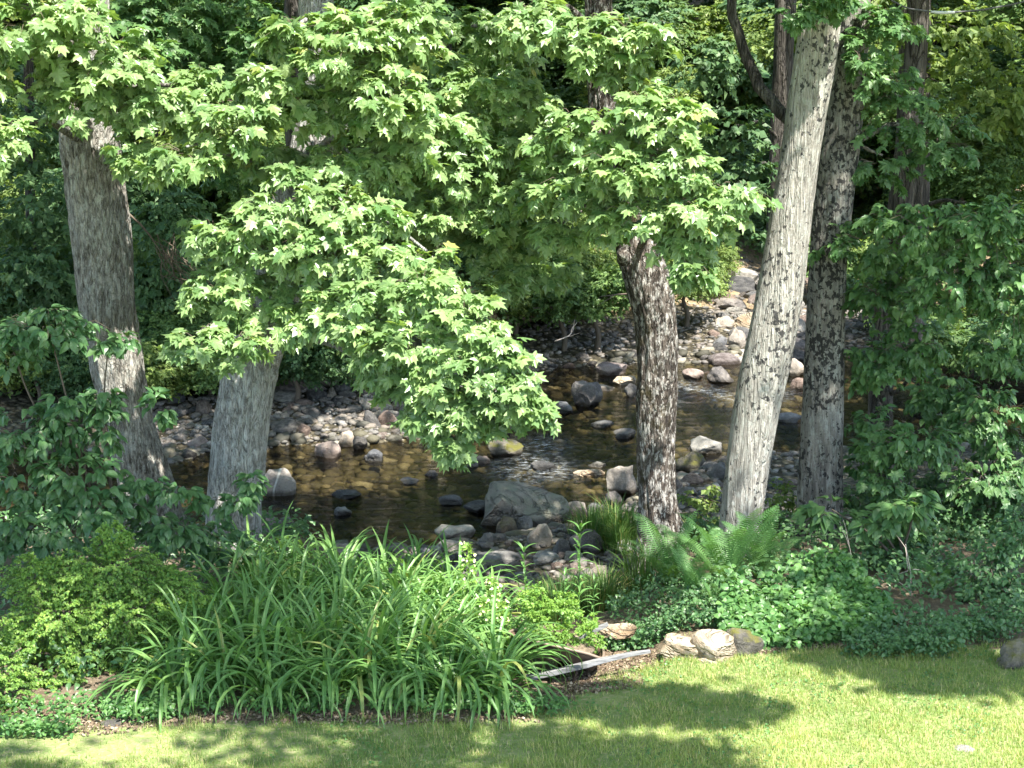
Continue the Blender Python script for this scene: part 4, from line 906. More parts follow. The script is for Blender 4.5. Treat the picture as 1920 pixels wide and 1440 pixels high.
for ri, (y, n) in enumerate(rows):
    u0, u1 = (310, 985) if ri == 0 else (350, 965) if ri < 3 else (385, 945) if ri < 5 else (440, 880)
    for j in range(n):
        u = u0 + (u1 - u0) * (j + .5) / n + random.uniform(-22, 22); yy = y + random.uniform(-.12, .12)
        x = (u - 960) / FPX * math.hypot(yy, 5.4); z = zc(x, yy)
        posn = ['at the left end', 'second from the left', 'third from the left', 'left of the middle', 'right of the middle', 'third from the right', 'second from the right', 'at the right end']
        pn = posn[j] if n == 8 else (posn[:4] + posn[5:])[j] if n == 7 else (posn[:3] + posn[5:])[j]
        o = thing('daylily_clump', f'arching daylily clump in the {rown[ri]} of the bed, {pn}', 'daylily', (x, yy, z), 'daylily clumps in the bed')
        nlv = 58 if ri < 3 else 44
        for k in range(nlv):
            q = random.randrange(8) if ri > 0 or random.random() < .5 else random.choice((1, 3, 4, 5, 6))
            t = 3 if random.random() < .03 else random.randrange(3)
            lf = link('leaf', STM[q][t], o); a = random.uniform(0, 6.28); rr = random.uniform(0, .1)
            lf.location = (math.cos(a) * rr, math.sin(a) * rr, -.02); lf.rotation_euler = (random.uniform(-.12, .12), random.uniform(-.12, .12), a - math.pi / 2 + random.uniform(-.5, .5))
            s = random.uniform(.68, 1.08) * (.94 if ri < 2 else .88); lf.scale = (s * 1.15, s, s)

# ------------------------------------------------------------------ ferns
def frond_mesh(name, L, w, a0, curve, n=38):
    pts = []; y = z = 0; a = a0; ds = L / n; C = []
    for i in range(n + 1):
        C.append((y, z, a)); y += math.cos(a) * ds; z += math.sin(a) * ds; a -= curve * (.2 + 1.6 * (i / n) ** 1.5) / n
    V = []; F = []
    for i in range(n):                         # midrib
        y0, z0, a_ = C[i]; y1, z1, b_ = C[i + 1]; r0 = .006 * (1 - i / n) + .001; k = len(V)
        V += [(-r0, y0, z0), (r0, y0, z0), (r0, y1, z1), (-r0, y1, z1)]; F += [(k, k + 1, k + 2), (k, k + 2, k + 3)]
    for i in range(2, n + 1):
        t = i / n; y0, z0, a_ = C[i]; pl = w * (math.sin(math.pi * min(1, .12 + t * .88) ** 1.25) ** .75) * random.uniform(.92, 1.08)
        if t > .97: pl = w * .06
        for sgn in (-1, 1):
            for h_ in (0,):
                ay, az = math.cos(a_), math.sin(a_); k = len(V); wd = ds * .29
                tipx = sgn * pl * .93; fwd = pl * .30; dn = -pl * .12
                bx = sgn * .002
                V += [(bx, y0 - ay * wd, z0 - az * wd), (bx, y0 + ay * wd, z0 + az * wd),
                      (tipx * .55, y0 + ay * (fwd * .5 + wd * 1.1), z0 + az * (fwd * .5 + wd) + pl * .03), (tipx * .55, y0 + ay * (fwd * .5 - wd * 1.1), z0 + az * (fwd * .5 - wd) + pl * .03),
                      (tipx, y0 + ay * fwd, z0 + az * fwd + dn)]
                F += [(k, k + 1, k + 2), (k, k + 2, k + 3), (k + 3, k + 2, k + 4)]
    return mesh_np(name, np.array(V), np.array(F), np.full(len(V), random.uniform(.2, .9)), L_fern)
FR = [frond_mesh('frond', L, w, R_(a), c) for L, w, a, c in ((.95, .15, 78, 1.2), (.95, .14, 70, 1.5), (.85, .14, 62, 1.6), (1.0, .15, 82, .9), (.8, .13, 52, 1.3))]
def fern(u, v, y, label, n, s, spread=1.0):
    p = at(u, v, y); p[2] = zc(p[0], p[1]); o = thing('ostrich_fern', label, 'fern', p, 'ferns at the foot of the trunks')
    for k in range(n):
        a = 2 * math.pi * (k + random.uniform(-.3, .3)) / n; f = link('frond', FR[random.randrange(5)], o)
        f.rotation_euler = (random.uniform(-.1, .1), random.uniform(-.1, .1), a); q = s * random.uniform(.8, 1.1); f.scale = (q, q, q)
        f.location = (-math.sin(a) * .03, math.cos(a) * .03, -.02)
fern(1360, 1150, 16.6, 'biggest ostrich fern, a vase of tall fronds in front of the pale leaning trunk', 17, 1.02)
fern(1255, 1140, 17.0, 'shaded ostrich fern at the foot of the crooked dark trunk', 13, .95)
fern(1425, 1130, 16.9, 'fern right of the biggest one, its fronds spreading towards the ground cover', 12, .8)
fern(1300, 1170, 16.0, 'low small fern in front of the other ferns', 12, .6)
fern(1345, 1185, 15.6, 'lowest fern beside the lawn-edge rocks', 7, .42)
fern(1755, 1170, 16.4, 'pale-lit small fern in the shade at right', 8, .5)

# ------------------------------------------------------------------ tall weeds (willow-leaved)
def stalk(u, vtop, y, vbase, label, whorls, ll, seed, flower=False, lean=0.03):
    r = random.Random(seed); p = at(u, vbase, y); top = at(u, vtop, y); gz = zc(p[0], p[1]); p[2] = gz; H = top[2] - gz
    o = thing('tall_weed', label, 'weed', p, 'tall weeds by the wheelbarrow')
    V, F = tube([(0, 0, -.03), (.01, 0, H * .5), (lean * .5, 0, H * .98)], [.006, .005, .002], 6, step=.1); link('stem', mesh_np('stem', V, F, np.full(len(V), .5), L_cover), o)
    lm = [mesh_np('leaf', v_, f_, np.full(len(v_), .6), L_cover) for v_, f_ in LANCE]
    for k in range(whorls):
        t = .30 + .70 * k / (whorls - 1)
        for q in range(3 if t < .96 else 5):
            a = k * 2.4 + q * 2.1 + r.uniform(-.3, .3); lf = link('leaf', r.choice(lm), o); tilt = r.uniform(.35, .8) if t < .9 else 1.0
            lf.location = (lean * t * .5, 0, H * t); lf.rotation_euler = (tilt, 0, a); s = ll * (1 - .35 * abs(t - .55)) * r.uniform(.8, 1.1); lf.scale = (s, s, s)
stalk(1083, 995, 15.1, 1200, 'tallest willow-leaved weed stalk, right of the two beside the wheelbarrow', 12, .17, 1)
stalk(985, 1035, 15.0, 1200, 'willow-leaved weed stalk left of the tallest one', 11, .15, 2, lean=-.03)
stalk(1055, 1080, 14.9, 1200, 'shorter willow-leaved weed between the two tall stalks', 8, .13, 3)
stalk(1110, 1090, 15.3, 1200, 'short weed stalk right of the tallest one', 7, .12, 4)
def flower_weed(u, vtop, y, label, seed):
    r = random.Random(seed); p = at(u, 1200, y); gz = zc(p[0], p[1]); p[2] = gz; H = at(u, vtop, y)[2] - gz
    o = thing('flowering_weed', label, 'weed', p, 'pale flowering weeds among the daylilies')
    V, F = tube([(0, 0, -.03), (.02, 0, H * .5), (0, 0, H)], [.005, .004, .002], 6, step=.1); link('stem', mesh_np('stem', V, F, np.full(len(V), .6), L_weed), o)
    n = 90; t = rng.random(n) ** .6; a = rng.uniform(0, 6.28, n); rr = .10 * (1.05 - t)
    P = np.column_stack([np.cos(a) * rr, np.sin(a) * rr, H * (.45 + .55 * t)]); N = unit(rng.normal(0, .6, (n, 3)) + [0, -.3, .8]); T = np.column_stack([np.cos(a), np.sin(a), .3 + 0 * a])
    V, F, Tt = scatter(OVATE, rng.integers(0, 4, n), P, frames(N, T), rng.uniform(.03, .06, n), rng.random(n) * .9); link('foliage', mesh_np('foliage', V, F, Tt, L_weed), o, kind='stuff')
    n = 26; a = rng.uniform(0, 6.28, n); P = np.column_stack([np.cos(a) * .05, np.sin(a) * .05, H * rng.uniform(.72, 1.02, n)]); N = unit(rng.normal(0, .6, (n, 3)) + [0, -.4, .7]); T = np.column_stack([np.cos(a), np.sin(a), .5 + 0 * a])
    V, F, Tt = scatter(ROUND, rng.integers(0, 2, n), P, frames(N, T), rng.uniform(.018, .034, n), rng.random(n)); link('flowers', mesh_np('flowers', V, F, Tt, L_petal), o, kind='stuff')
flower_weed(878, 1020, 14.9, 'tallest pale-flowered weed spike at the back of the daylilies', 1)
flower_weed(925, 1085, 14.8, 'pale-flowered weed right of the tallest flower spike', 2)
flower_weed(905, 1120, 14.6, 'low pale-flowered weed below the flower spikes', 3)
flower_weed(940, 1130, 14.7, 'yellow-green weed against the right end of the daylilies', 4)

# ------------------------------------------------------------------ grass tufts on the bank
def tuft_mesh(n, h, w, spread, name='blades', mat=None):
    a = rng.uniform(0, 6.28, n); r = spread * np.sqrt(rng.random(n)); L = h * rng.uniform(.55, 1.1, n); lean = rng.uniform(.1, .7, n)
    b = np.column_stack([np.cos(a) * r, np.sin(a) * r, 0 * a]); d = np.column_stack([np.cos(a), np.sin(a), 0 * a]); s = np.column_stack([-np.sin(a), np.cos(a), 0 * a])
    m1 = b + d * (L * lean * .35)[:, None] + np.array([0, 0, 1]) * (L * .62)[:, None]; m2 = b + d * (L * lean)[:, None] + np.array([0, 0, 1]) * (L * (1 - .45 * lean))[:, None]
    V = np.stack([b - s * w, b + s * w, m1 + s * w * .8, m1 - s * w * .8, m2], 1).reshape(-1, 3)
    F = (np.array([(0, 1, 2), (0, 2, 3), (3, 2, 4)])[None] + (np.arange(n) * 5)[:, None, None]).reshape(-1, 3)
    return mesh_np(name, V, F, np.repeat((.5 + .3 * rng.normal(size=n)).clip(0, .97), 5), mat or L_tuft)
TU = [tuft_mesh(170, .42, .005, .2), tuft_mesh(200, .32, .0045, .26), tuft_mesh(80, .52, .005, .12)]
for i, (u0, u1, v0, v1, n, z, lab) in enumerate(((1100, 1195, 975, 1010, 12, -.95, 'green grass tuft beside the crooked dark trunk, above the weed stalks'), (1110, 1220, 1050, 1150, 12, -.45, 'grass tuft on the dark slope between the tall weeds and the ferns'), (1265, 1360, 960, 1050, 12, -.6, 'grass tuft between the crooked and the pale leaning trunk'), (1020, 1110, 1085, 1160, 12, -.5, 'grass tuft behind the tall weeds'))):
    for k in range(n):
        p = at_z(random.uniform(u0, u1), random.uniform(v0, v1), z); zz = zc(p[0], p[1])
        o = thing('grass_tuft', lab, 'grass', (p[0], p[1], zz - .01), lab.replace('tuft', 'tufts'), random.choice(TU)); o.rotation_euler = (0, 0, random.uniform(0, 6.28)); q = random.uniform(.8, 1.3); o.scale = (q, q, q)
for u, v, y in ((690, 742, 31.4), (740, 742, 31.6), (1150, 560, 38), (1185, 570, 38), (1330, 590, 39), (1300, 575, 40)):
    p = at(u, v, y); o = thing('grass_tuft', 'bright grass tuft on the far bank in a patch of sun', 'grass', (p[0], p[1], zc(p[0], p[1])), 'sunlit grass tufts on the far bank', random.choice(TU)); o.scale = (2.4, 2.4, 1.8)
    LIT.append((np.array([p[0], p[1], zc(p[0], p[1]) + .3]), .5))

# ------------------------------------------------------------------ wheelbarrow planter
m = M('rusty_metal'); c = m.coord('Object'); n1 = m.noise(c, 9, 6, .7)
rust = m.done(m.pr(m.mix(m.ramp(n1, [(.35, m.g(0)), (.65, m.g(1))]), (.045, .028, .02), (.11, .07, .045)), .8, .3, m.bump(n1, .4, .01)))
m = M('weathered_wood'); n1 = m.noise(m.coord('Object', (3, 60, 60)), 1, 5, .6)
wood = m.done(m.pr(m.mix(m.ramp(n1, [(.35, m.g(0)), (.65, m.g(1))]), (.12, .12, .12), (.27, .27, .275)), .85, .2, m.bump(n1, .5, .006)))
wb = at_z(1060, 1268, 0.0); wb = np.array([wb[0] - .05, wb[1] + .45, zc(wb[0], wb[1] + .45)])
wbo = thing('wheelbarrow', 'old wheelbarrow with rusty tray and grey wooden handles, planted with greenery beside the daylilies', 'wheelbarrow', wb)
def P_(u, v, y): return at(u, v, y) - wb
y0 = wb[1]
# tray: curved open shell lofted from rim to floor
rim = [P_(975, 1196, y0 - .30), P_(1040, 1212, y0 - .34), P_(1100, 1226, y0 - .32), P_(1130, 1234, y0 - .22), P_(1120, 1205, y0 + .25), P_(1050, 1190, y0 + .32), P_(985, 1180, y0 + .28), P_(955, 1186, y0)]
rim = np.array(rim); cen = rim.mean(0)
def ringat(k, dz): q = cen + (rim - cen) * np.array([k, k, 1]); q = q.copy(); q[:, 2] += dz; return q
rings = [ringat(1.0, 0), ringat(.90, -.06), ringat(.80, -.12), ringat(.78, -.13), ringat(.05, -.13), ringat(.76, -.12), ringat(.78, -.11), ringat(.88, -.055), ringat(.985, .003)]
nR = 8
# resample each ring smooth
def rs_ring(q, n=40):
    t = np.linspace(0, len(q), n, endpoint=False); out = []
    for x in t:
        i = int(x); f = x - i; p0, p1, p2, p3 = q[(i - 1) % len(q)], q[i % len(q)], q[(i + 1) % len(q)], q[(i + 2) % len(q)]
        out.append(.5 * ((2 * p1) + (-p0 + p2) * f + (2 * p0 - 5 * p1 + 4 * p2 - p3) * f * f + (-p0 + 3 * p1 - 3 * p2 + p3) * f ** 3))
    return np.array(out)
RR = [rs_ring(q) for q in rings]; Vt = np.concatenate(RR); nn_ = 40; Ft = []
for i in range(len(RR)):
    i2 = (i + 1) % len(RR)
    for j in range(nn_): Ft.append((i * nn_ + j, i * nn_ + (j + 1) % nn_, i2 * nn_ + (j + 1) % nn_, i2 * nn_ + j))
link('tray', mesh_np('tray', Vt, np.array(Ft), mat=rust, smooth=True), wbo)
rt = np.vstack([RR[0], RR[0][:2]]) + np.array([0, 0, .004]); V, F = tube(rt, np.full(len(rt), .012), 8, step=.03); rim_m = M('worn_rim'); rim_m = rim_m.done(rim_m.pr((.20, .15, .115), .6, .4)); link('rim', mesh_np('rim', V, F, mat=rim_m, smooth=True), wbo)
def beam(name, pts, w, h, mat, parent):
    pts = np.array(pts); V = []; F = []
    for i, p in enumerate(pts):
        d = unit(pts[min(i + 1, len(pts) - 1)] - pts[max(i - 1, 0)]); s = unit(np.cross(d, [0, 0, 1.0])); uu = np.cross(s, d); ww = w[i] / 2; hh = h[i] / 2
        V += [p - s * ww - uu * hh, p + s * ww - uu * hh, p + s * ww + uu * hh, p - s * ww + uu * hh]
    for i in range(len(pts) - 1):
        for k in range(4): a, b = 4 * i + k, 4 * i + (k + 1) % 4; F.append((a, b, b + 4, a + 4))
    n = len(V); F += [(3, 2, 1, 0), (n - 4, n - 3, n - 2, n - 1)]
    o = link(name, mesh_np(name, np.array(V), np.array(F), mat=mat), parent); bv = o.modifiers.new('bevel', 'BEVEL'); bv.width = .004; bv.segments = 2; return o
yh = y0 - .36
beam('handle', [P_(985, 1272, yh), P_(1045, 1259, yh), P_(1100, 1246, yh), P_(1130, 1238, yh + .02), P_(1180, 1227, yh + .05), P_(1219, 1221, yh + .08)], [.05, .055, .055, .05, .04, .032], [.045, .045, .045, .04, .032, .026], wood, wbo)
yh2 = y0 + .30
beam('handle', [P_(1000, 1240, yh2), P_(1070, 1215, yh2), P_(1105, 1186, yh2), P_(1140, 1170, yh2)], [.05, .05, .045, .035], [.06, .055, .045, .035], wood, wbo)
beam('frame_board', [P_(1035, 1262, yh + .1), P_(1085, 1250, yh + .1), P_(1115, 1240, yh + .1)], [.10, .11, .08], [.02, .02, .02], wood, wbo)
for (ua, va, ub, vb, yy) in ((1082, 1258, 1070, 1288, yh + .06), (1060, 1255, 1052, 1275, yh2)):
    q = P_(ub, vb, yy); q[2] = min(q[2], -.01); V, F = tube([P_(ua, va, yy), q], [.012, .01], 8, step=.05); link('leg', mesh_np('leg', V, F, mat=rust, smooth=True), wbo)
# wheel at the front, down in the daylilies
th = np.linspace(0, 2 * math.pi, 25)[:-1]; wc = P_(945, 1262, y0); 
tw = np.array([wc + np.array([math.cos(a) * .17, 0, math.sin(a) * .17]) for a in th]); tw = np.vstack([tw, tw[:2]]); V, F = tube(tw, np.full(len(tw), .022), 8, step=.03)
whl = link('wheel', mesh_np('wheel', V, F, mat=rust, smooth=True), wbo)
for k in range(3):
    a = k * math.pi / 3; d = np.array([math.cos(a), 0, math.sin(a)]) * .16; V, F = tube([wc - d, wc + d], [.008, .008], 6, step=.1); link('spoke', mesh_np('spoke', V, F, mat=rust), whl)
# soil filling the tray
m_soil = G_bed; V_, F_ = ico(3); V_ = V_ * np.array([.33, .24, .07]); link('soil', mesh_np('soil', V_ + cen + np.array([0, 0, -.06]), F_, mat=m_soil, smooth=True), wbo)
pw = at(1050, 1195, y0); pl = thing('planter_greenery', 'feathery yellow-green plant filling the wheelbarrow tray', 'plant', pw)
foliage(pl, pw, [px_mass(*q) for q in [(1040, 1150, 50, 34, y0), (1000, 1130, 34, 40, y0 + .1), (1080, 1185, 45, 26, y0 - .05), (1030, 1190, 45, 18, y0 - .12), (1110, 1205, 26, 16, y0), (1060, 1130, 30, 26, y0 + .15), (1100, 1160, 24, 16, y0 + .2)]], L_weed, QUAD + STAR[:1], .030, 2600, 0, twigmat=None, per=14, up=.7, out=.5, jit=.7, droop=-.2, front=.3)
for u, v, y in ((1040, 1150, y0), (1080, 1180, y0), (1085, 1020, 15.1), (985, 1070, 15.0), (880, 1070, 14.9), (920, 1110, 14.8), (1110, 1200, y0), (1000, 1130, y0)): LIT.append((at(u, v, y), .28))

# ------------------------------------------------------------------ dead twigs, fallen branches, wire
def dead(name, label, pts, r0, mat=B_dead, forks=4, seed=0, group=None):
    r = np.random.default_rng(seed); pts = np.array(pts); base = pts[0]; o = thing(name, label, 'branch', base, group)
    limb(o, base, pts, r0, r0 * .35, mat, 7, name='limb', seed=seed); L = np.linalg.norm(pts[-1] - pts[0])
    for k in range(forks):
        i = r.integers(0, len(pts) - 1); a = pts[i] + (pts[i + 1] - pts[i]) * r.random(); d = unit(unit(pts[-1] - pts[0]) + r.normal(0, .7, 3)) * L * r.uniform(.25, .5)
        limb(o, base, [a, a + d * .5, a + d + r.normal(0, .04, 3)], r0 * .5, r0 * .15, mat, 5, name='side_twig', seed=seed + k)
dead('fallen_branch', 'bleached forked branch caught in the far-bank shrubs, left of the crooked trunk', [at(1000, 578, 34), at(1030, 577, 34), at(1062, 572, 34.1)], .014, B_tw, seed=1)
dead('fallen_branch', 'bare white twig fork just above the far gravel bar', [at(1040, 640, 32.5), at(1070, 628, 32.6), at(1082, 605, 32.8)], .014, seed=2)
dead('fallen_branch', 'thin brown branch reaching left from the crooked trunk at the far bank', [at(1205, 548, 33), at(1160, 552, 33), at(1125, 556, 33.2)], .02, mat=B_tw, forks=2, seed=3)
dead('dead_twigs', 'grey bare twigs sticking up from the ground cover at right', [at(1712, 1190, 16.2), at(1708, 1120, 16.2), at(1698, 1020, 16.2)], .010, forks=6, seed=4)
dead('dead_twigs', 'thin bare stalk right of the grey blotched trunk', [at(1606, 1130, 16.8), at(1600, 1070, 16.8), at(1590, 1010, 16.8)], .008, forks=3, seed=5)
tb = at(300, 470, 18.9); two = thing('dead_twigs', 'tangle of drooping rust-brown dead twigs hanging between the two left trunks', 'branch', tb)
for k in range(22):
    a = at(300 + random.uniform(-12, 30), 450 + random.uniform(-15, 25), 18.9); b = a + np.array([random.uniform(-.1, .3), random.uniform(-.2, .2), -.25]); c_ = a + np.array([random.uniform(0, .45), random.uniform(-.2, .2), random.uniform(-.62, -.25)])
    limb(two, tb, [a, b, c_], .006, .003, B_tw, 5, name='twig', seed=200 + k)
limb(two, tb, [at(240, 400, 18.9), at(280, 440, 18.9), at(330, 505, 18.9)], .014, .006, B_tw, 6, name='twig', seed=240)
m = M('cable_grey'); cable = m.done(m.pr((.08, .08, .085), .5, .4)); m = M('splice_metal'); splice = m.done(m.pr((.6, .62, .64), .4, .5))
wpts = [at(u, v, 19.8) for u, v in ((1660, -6), (1700, 16), (1745, 22), (1790, 23), (1840, 19), (1900, 8), (1990, -14), (2200, -60))]
wo_ = thing('overhead_wire', 'dark overhead cable sagging across the top right corner with a pale splice', 'cable', wpts[0])
V, F = tube(wpts, np.full(len(wpts), .010), 8, step=.1); link('cable', mesh_np('cable', V - wpts[0], F, mat=cable, smooth=True), wo_)
V, F = tube([wpts[2] + [.0, 0, .001], at(1762, 24, 19.79), wpts[3]], [.014, .017, .014], 10, step=.05); link('splice', mesh_np('splice', V - wpts[0], F, mat=splice, smooth=True), wo_)

# ------------------------------------------------------------------ lawn grass
n = 620000
gx = rng.uniform(-6.5, 8.5, n); gy = rng.uniform(11.0, 15.3, n)
dn = fbm(np.column_stack([gx * 1.1, gy * 1.1, 0 * gx]), 3); dn2 = fbm(np.column_stack([gx * 6, gy * 6, 0 * gx + 3]), 3)
edge = lawn_edge(gx) + (dn2 - .47) * .9 + np.where(rng.random(n) < .16, rng.random(n) * .5, 0)
barem = np.exp(-(((gx - .65) / .55) ** 2 + ((gy - 13.75) / .45) ** 2)) + .7 * np.exp(-(((gx + 3.4) / 1.2) ** 2 + ((gy - 12.7) / .25) ** 2)) + .35 * (gx < .2) * (gy > 12.3)
kp = (gy < edge) & (rng.random(n) < (.55 + .8 * (dn2 - .2) - .8 * barem).clip(.04, 1)); gx, gy, dn, dn2 = gx[kp], gy[kp], dn[kp], dn2[kp]; n = len(gx)
gz = ground_z(gx, gy); a = rng.uniform(0, 6.28, n); L = rng.uniform(.025, .07, n) * (.5 + 1.1 * dn2); ln = rng.uniform(.1, .9, n); w = rng.uniform(.0018, .0042, n)
b = np.column_stack([gx, gy, gz - .004]); s_ = np.column_stack([-np.sin(a), np.cos(a), 0 * a]) * w[:, None]; d_ = np.column_stack([np.cos(a), np.sin(a), 0 * a])
tip = b + d_ * (L * ln)[:, None] + np.array([0, 0, 1]) * (L * (1.05 - .5 * ln))[:, None]
V = np.stack([b - s_, b + s_, tip], 1).reshape(-1, 3); F = np.arange(3 * n).reshape(-1, 3)
tt = (.05 + 1.1 * (dn - .2) + .5 * (dn2 - .47) + .22 * rng.normal(size=n)).clip(0, .93); tt[rng.random(n) < .10 + .5 * ((dn2 - .5) * 2.2).clip(0, 1)] = 1.0
link('lawn_grass', mesh_np('lawn_grass', V, F, np.repeat(tt, 3), L_grass), kind='stuff', label='short mown lawn grass with dry yellowish patches', category='grass')
# clover and broad weeds in the lawn
nW = 9000; px_ = rng.uniform(-4.5, 5.5, nW); py_ = rng.uniform(11.2, 15.0, nW); kk = (fbm(np.column_stack([px_ * 1.7, py_ * 1.7, 0 * px_ + 5]), 3) > .5) & (py_ < lawn_edge(px_)); px_, py_ = px_[kk], py_[kk]; nW = len(px_)
a = rng.uniform(0, 6.28, nW); V, F, Tt = scatter(ROUND, rng.integers(0, 2, nW), np.column_stack([px_, py_, ground_z(px_, py_) + rng.uniform(.01, .035, nW)]), frames(unit(np.column_stack([rng.normal(0, .3, nW), rng.normal(-.2, .3, nW), np.ones(nW)])), np.column_stack([np.cos(a), np.sin(a), 0 * a])), rng.uniform(.015, .032, nW), rng.random(nW) * .9)
link('clover', mesh_np('clover', V, F, Tt, L_cover), kind='stuff', label='clover leaves mixed into the lawn', category='clover')

# ------------------------------------------------------------------ unseen leaf clumps added overhead to throw the shade
def S3(u, v, y, r): LIT.append((at(u, v, y), r))
for u, v, r in ((1080, 880, .45), (1120, 895, .35), (850, 820, .35), (1340, 835, .45), (1160, 890, .3)): 
    p = at_z(u, v, WL); LIT.append((p, r))
LIT.append((at_z(1010, 740, WL), .4)); LIT.append((at(455, 780, 18.0), .3)); LIT.append((at(430, 950, 18.0), .3)); LIT.append((at(292, 900, 18.5), .3)); LIT.append((at(1485, 400, 17.9), .35)); LIT.append((at_z(730, 845, WL), .35)); LIT.append((at_z(640, 820, WL), .3)); LIT.append((at_z(1330, 760, WL), .5))
for u, v, r in ((1380, 620, .9), (1360, 650, .7), (1400, 600, .8), (1150, 685, .6), (1190, 700, .4), (1320, 700, .5), (1495, 690, .5), (1300, 740, .5), (1450, 730, .5)):
    p = at_z(u, v, -1.1); LIT.append((p, r))
for u, v, r in ((1290, 1210, .35), (1345, 1215, .35), (1215, 1215, .3), (1160, 1180, .3), (1420, 1165, .25), (1340, 1060, .2), (20, 1270, .35), (210, 1395, .16), (330, 1400, .12)):
    p = at_z(u, v, .1); LIT.append((p, r))
lc = np.array([c for c, r in LIT]); lr = np.array([r for c, r in LIT])
def lawn_lit(x, y):
    """where the sun reaches the lawn and its edge"""
    u, v, f = project(np.column_stack([x, y, 0 * x]))
    lit = (y > 9) & (y < 15.2) & (x > -.1) & (x < 7) & (u > 1010)
    sh = (((u - 1240 - (v - 1330) * .8) / 190) ** 2 + ((v - 1318) / 16) ** 2 < 1) | ((u < 1400 - (v - 1390) * -1.5) & (v > 1415)) | ((v < 1300) & (u > 1640 + (1300 - v) * -1.2)) | ((v < 1232) & (u > 1480))
    return lit & ~sh
NC = 5200
cand = np.column_stack([rng.uniform(-13, 16, NC * 4), rng.uniform(3.5, 44, NC * 4), rng.uniform(7.0, 12.5, NC * 4)])
gt = cand[:, 2:3] / TO_SUN[2]; hit = cand - TO_SUN * gt                    # where its shade falls at lawn level
near = np.zeros(len(cand), bool)
for c, r in zip(lc, lr):
    w = cand - c; t = w @ TO_SUN; d = np.linalg.norm(w - t[:, None] * TO_SUN, axis=1); near |= (t > 0) & (d < r + .62)
for ox, oy in ((0, 0), (.45, 0), (-.45, 0), (0, .45), (0, -.45)): near |= lawn_lit(hit[:, 0] + ox, hit[:, 1] + oy)
nzz = fbm(np.column_stack([hit[:, 0] * .55, hit[:, 1] * .55, 0 * hit[:, 0]]), 3)
want = (~near) & ((nzz > .34) | (hit[:, 1] < 18)) & (hit[:, 1] < 36) & ((hit[:, 1] > 11.0) | (hit[:, 0] < .5))
sel = cand[want][:NC]
def shade_at(u, v, ru, rv, n, k=.26):
    out = []
    for _ in range(n):
        a = random.uniform(0, 6.28); q = math.sqrt(random.random()); p = at_z(u + ru * q * math.cos(a), v + rv * q * math.sin(a), 0); z = random.uniform(7.2, 9.0); out.append(p + TO_SUN * (z / TO_SUN[2]))
    return np.array(out)
tight = np.concatenate([shade_at(1170, 1314, 140, 14, 36), shade_at(1340, 1328, 90, 5, 12), shade_at(1120, 1300, 60, 12, 8), shade_at(1210, 1425, 150, 10, 24), shade_at(1780, 1262, 130, 20, 34), shade_at(1640, 1226, 120, 12, 22), shade_at(1040, 1405, 60, 22, 12)])  # extra clumps added sunward of each wanted lawn shadow
def canopy(root, base, pts, mat, sg=.36):
    if len(pts) == 0: return
    k = 34; P = (pts[:, None] + rng.normal(0, 1, (len(pts), k, 3)) * np.array([sg, sg, sg * .5])).reshape(-1, 3)
    n_ = len(P); a = rng.uniform(0, 6.28, n_); N = unit(rng.normal(0, .45, (n_, 3)) + [0, 0, 1.0]); T = np.column_stack([np.cos(a), np.sin(a), -.3 + 0 * a])
    V, F, Tt = scatter(STAR, rng.integers(0, 2, n_), P - base, frames(N, T), rng.uniform(.13, .22, n_), rng.random(n_) * .9)
    link('unseen_shade_leaves', mesh_np('unseen_shade_leaves', V, F, Tt, mat), root, kind='stuff')  # unseen leaves added for their shade, filed under a tree
owners = [(tA, bA), (tB, bB), (tC, bC), (tD, bD), (tE, bE), (RT, bR)]
xy = np.array([b_[:2] for _, b_ in owners]); oi_ = np.argmin(((sel[:, None, :2] - xy[None]) ** 2).sum(2), axis=1)
for k, (r_, b_) in enumerate(owners): canopy(r_, b_, sel[oi_ == k], L_maple)
canopy(tC, bC, tight, L_maple, .15)
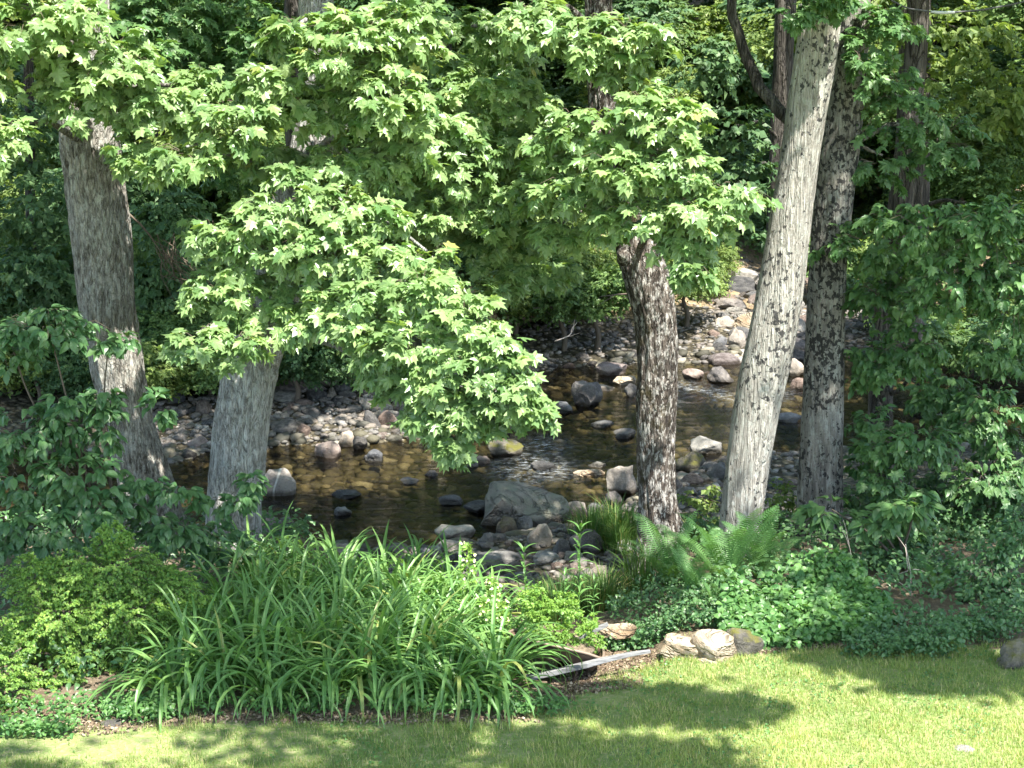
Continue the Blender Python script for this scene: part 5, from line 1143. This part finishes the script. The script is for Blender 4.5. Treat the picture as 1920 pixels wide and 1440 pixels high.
# ------------------------------------------------------------------ labels that single out
ANCH = {'veined boulder': (521, 903), 'pinkish boulder by the maple foot': (498, 985), 'brownish pink boulder': (613, 841), 'round pale boulder': (649, 822), 'grey pointed slab': (699, 852), 'long dark boulder': (596, 787),
        'tan striped slab': (727, 785), 'two stacked stones': (658, 772), 'grey layered slab': (745, 795), 'biggest rock': (985, 943), 'white-topped rock': (852, 996), 'pale pointed boulder': (1012, 1002), 'rounded grey-green boulder': (1100, 1012),
        'long grey rock': (930, 1045), 'lone notched boulder': (1101, 738), 'pale round boulder': (1168, 896), 'sunlit pale boulder': (1326, 834), 'mossy hollow boulder': (1296, 862), 'bluish grey boulder': (1346, 882), 'brownish grey boulder': (1352, 702),
        'upright pale boulder': (1383, 632), 'brown-pink ledge': (1148, 690), 'small white stone': (1120, 664), 'pink bar stone': (1300, 700), 'head ledge of the channel': (1370, 568), 'boulder between the right trunks': (1495, 688), 'blue-black boulder': (340, 815), 'smooth dark boulder': (896, 950)}
an = list(ANCH); av = np.array([ANCH[k] for k in an], float)
cname = ['grey', 'pale', 'pinkish', 'dark', 'speckled grey', 'brownish', 'smooth grey', 'light']
for o in COB:
    u, v, f = project(np.array([list(o.location)])); d = np.hypot(av[:, 0] - u, (av[:, 1] - v) * 1.4); i = int(np.argmin(d)); du, dv = u[0] - av[i, 0], v[0] - av[i, 1]
    rel = ('right of' if du > 0 else 'left of') if abs(du) > abs(dv) * 1.3 else ('in front of' if dv > 0 else 'behind')
    near_ = 'close ' if d[i] < 45 else '' ; sz = 'tiny' if max(o.scale) < .075 else 'small' if max(o.scale) < .12 else 'fist-sized' if max(o.scale) < .17 else 'bigger'
    o['label'] = f"{sz} {cname[cob_mesh.index(o.data)]} cobble {near_}{rel} the {an[i]}"
from collections import defaultdict
same = defaultdict(list)
for o in sc.objects:
    if 'label' in o and 'category' in o and o.parent is None: same[o['label']].append(o)
ORD = ['first', 'second', 'third', 'fourth', 'fifth', 'sixth', 'seventh', 'eighth', 'ninth', 'tenth', 'eleventh', 'twelfth']
for lab, os_ in same.items():
    if 1 < len(os_) <= 12:
        os_.sort(key=lambda o: project(np.array([list(o.location)]))[0][0])
        for k, o in enumerate(os_): o['label'] = lab + (', leftmost' if k == 0 else ', rightmost' if k == len(os_) - 1 else f', {ORD[k]} from left')
print('leaves', nl, 'canopy clumps', len(sel), 'objects', len(sc.objects))
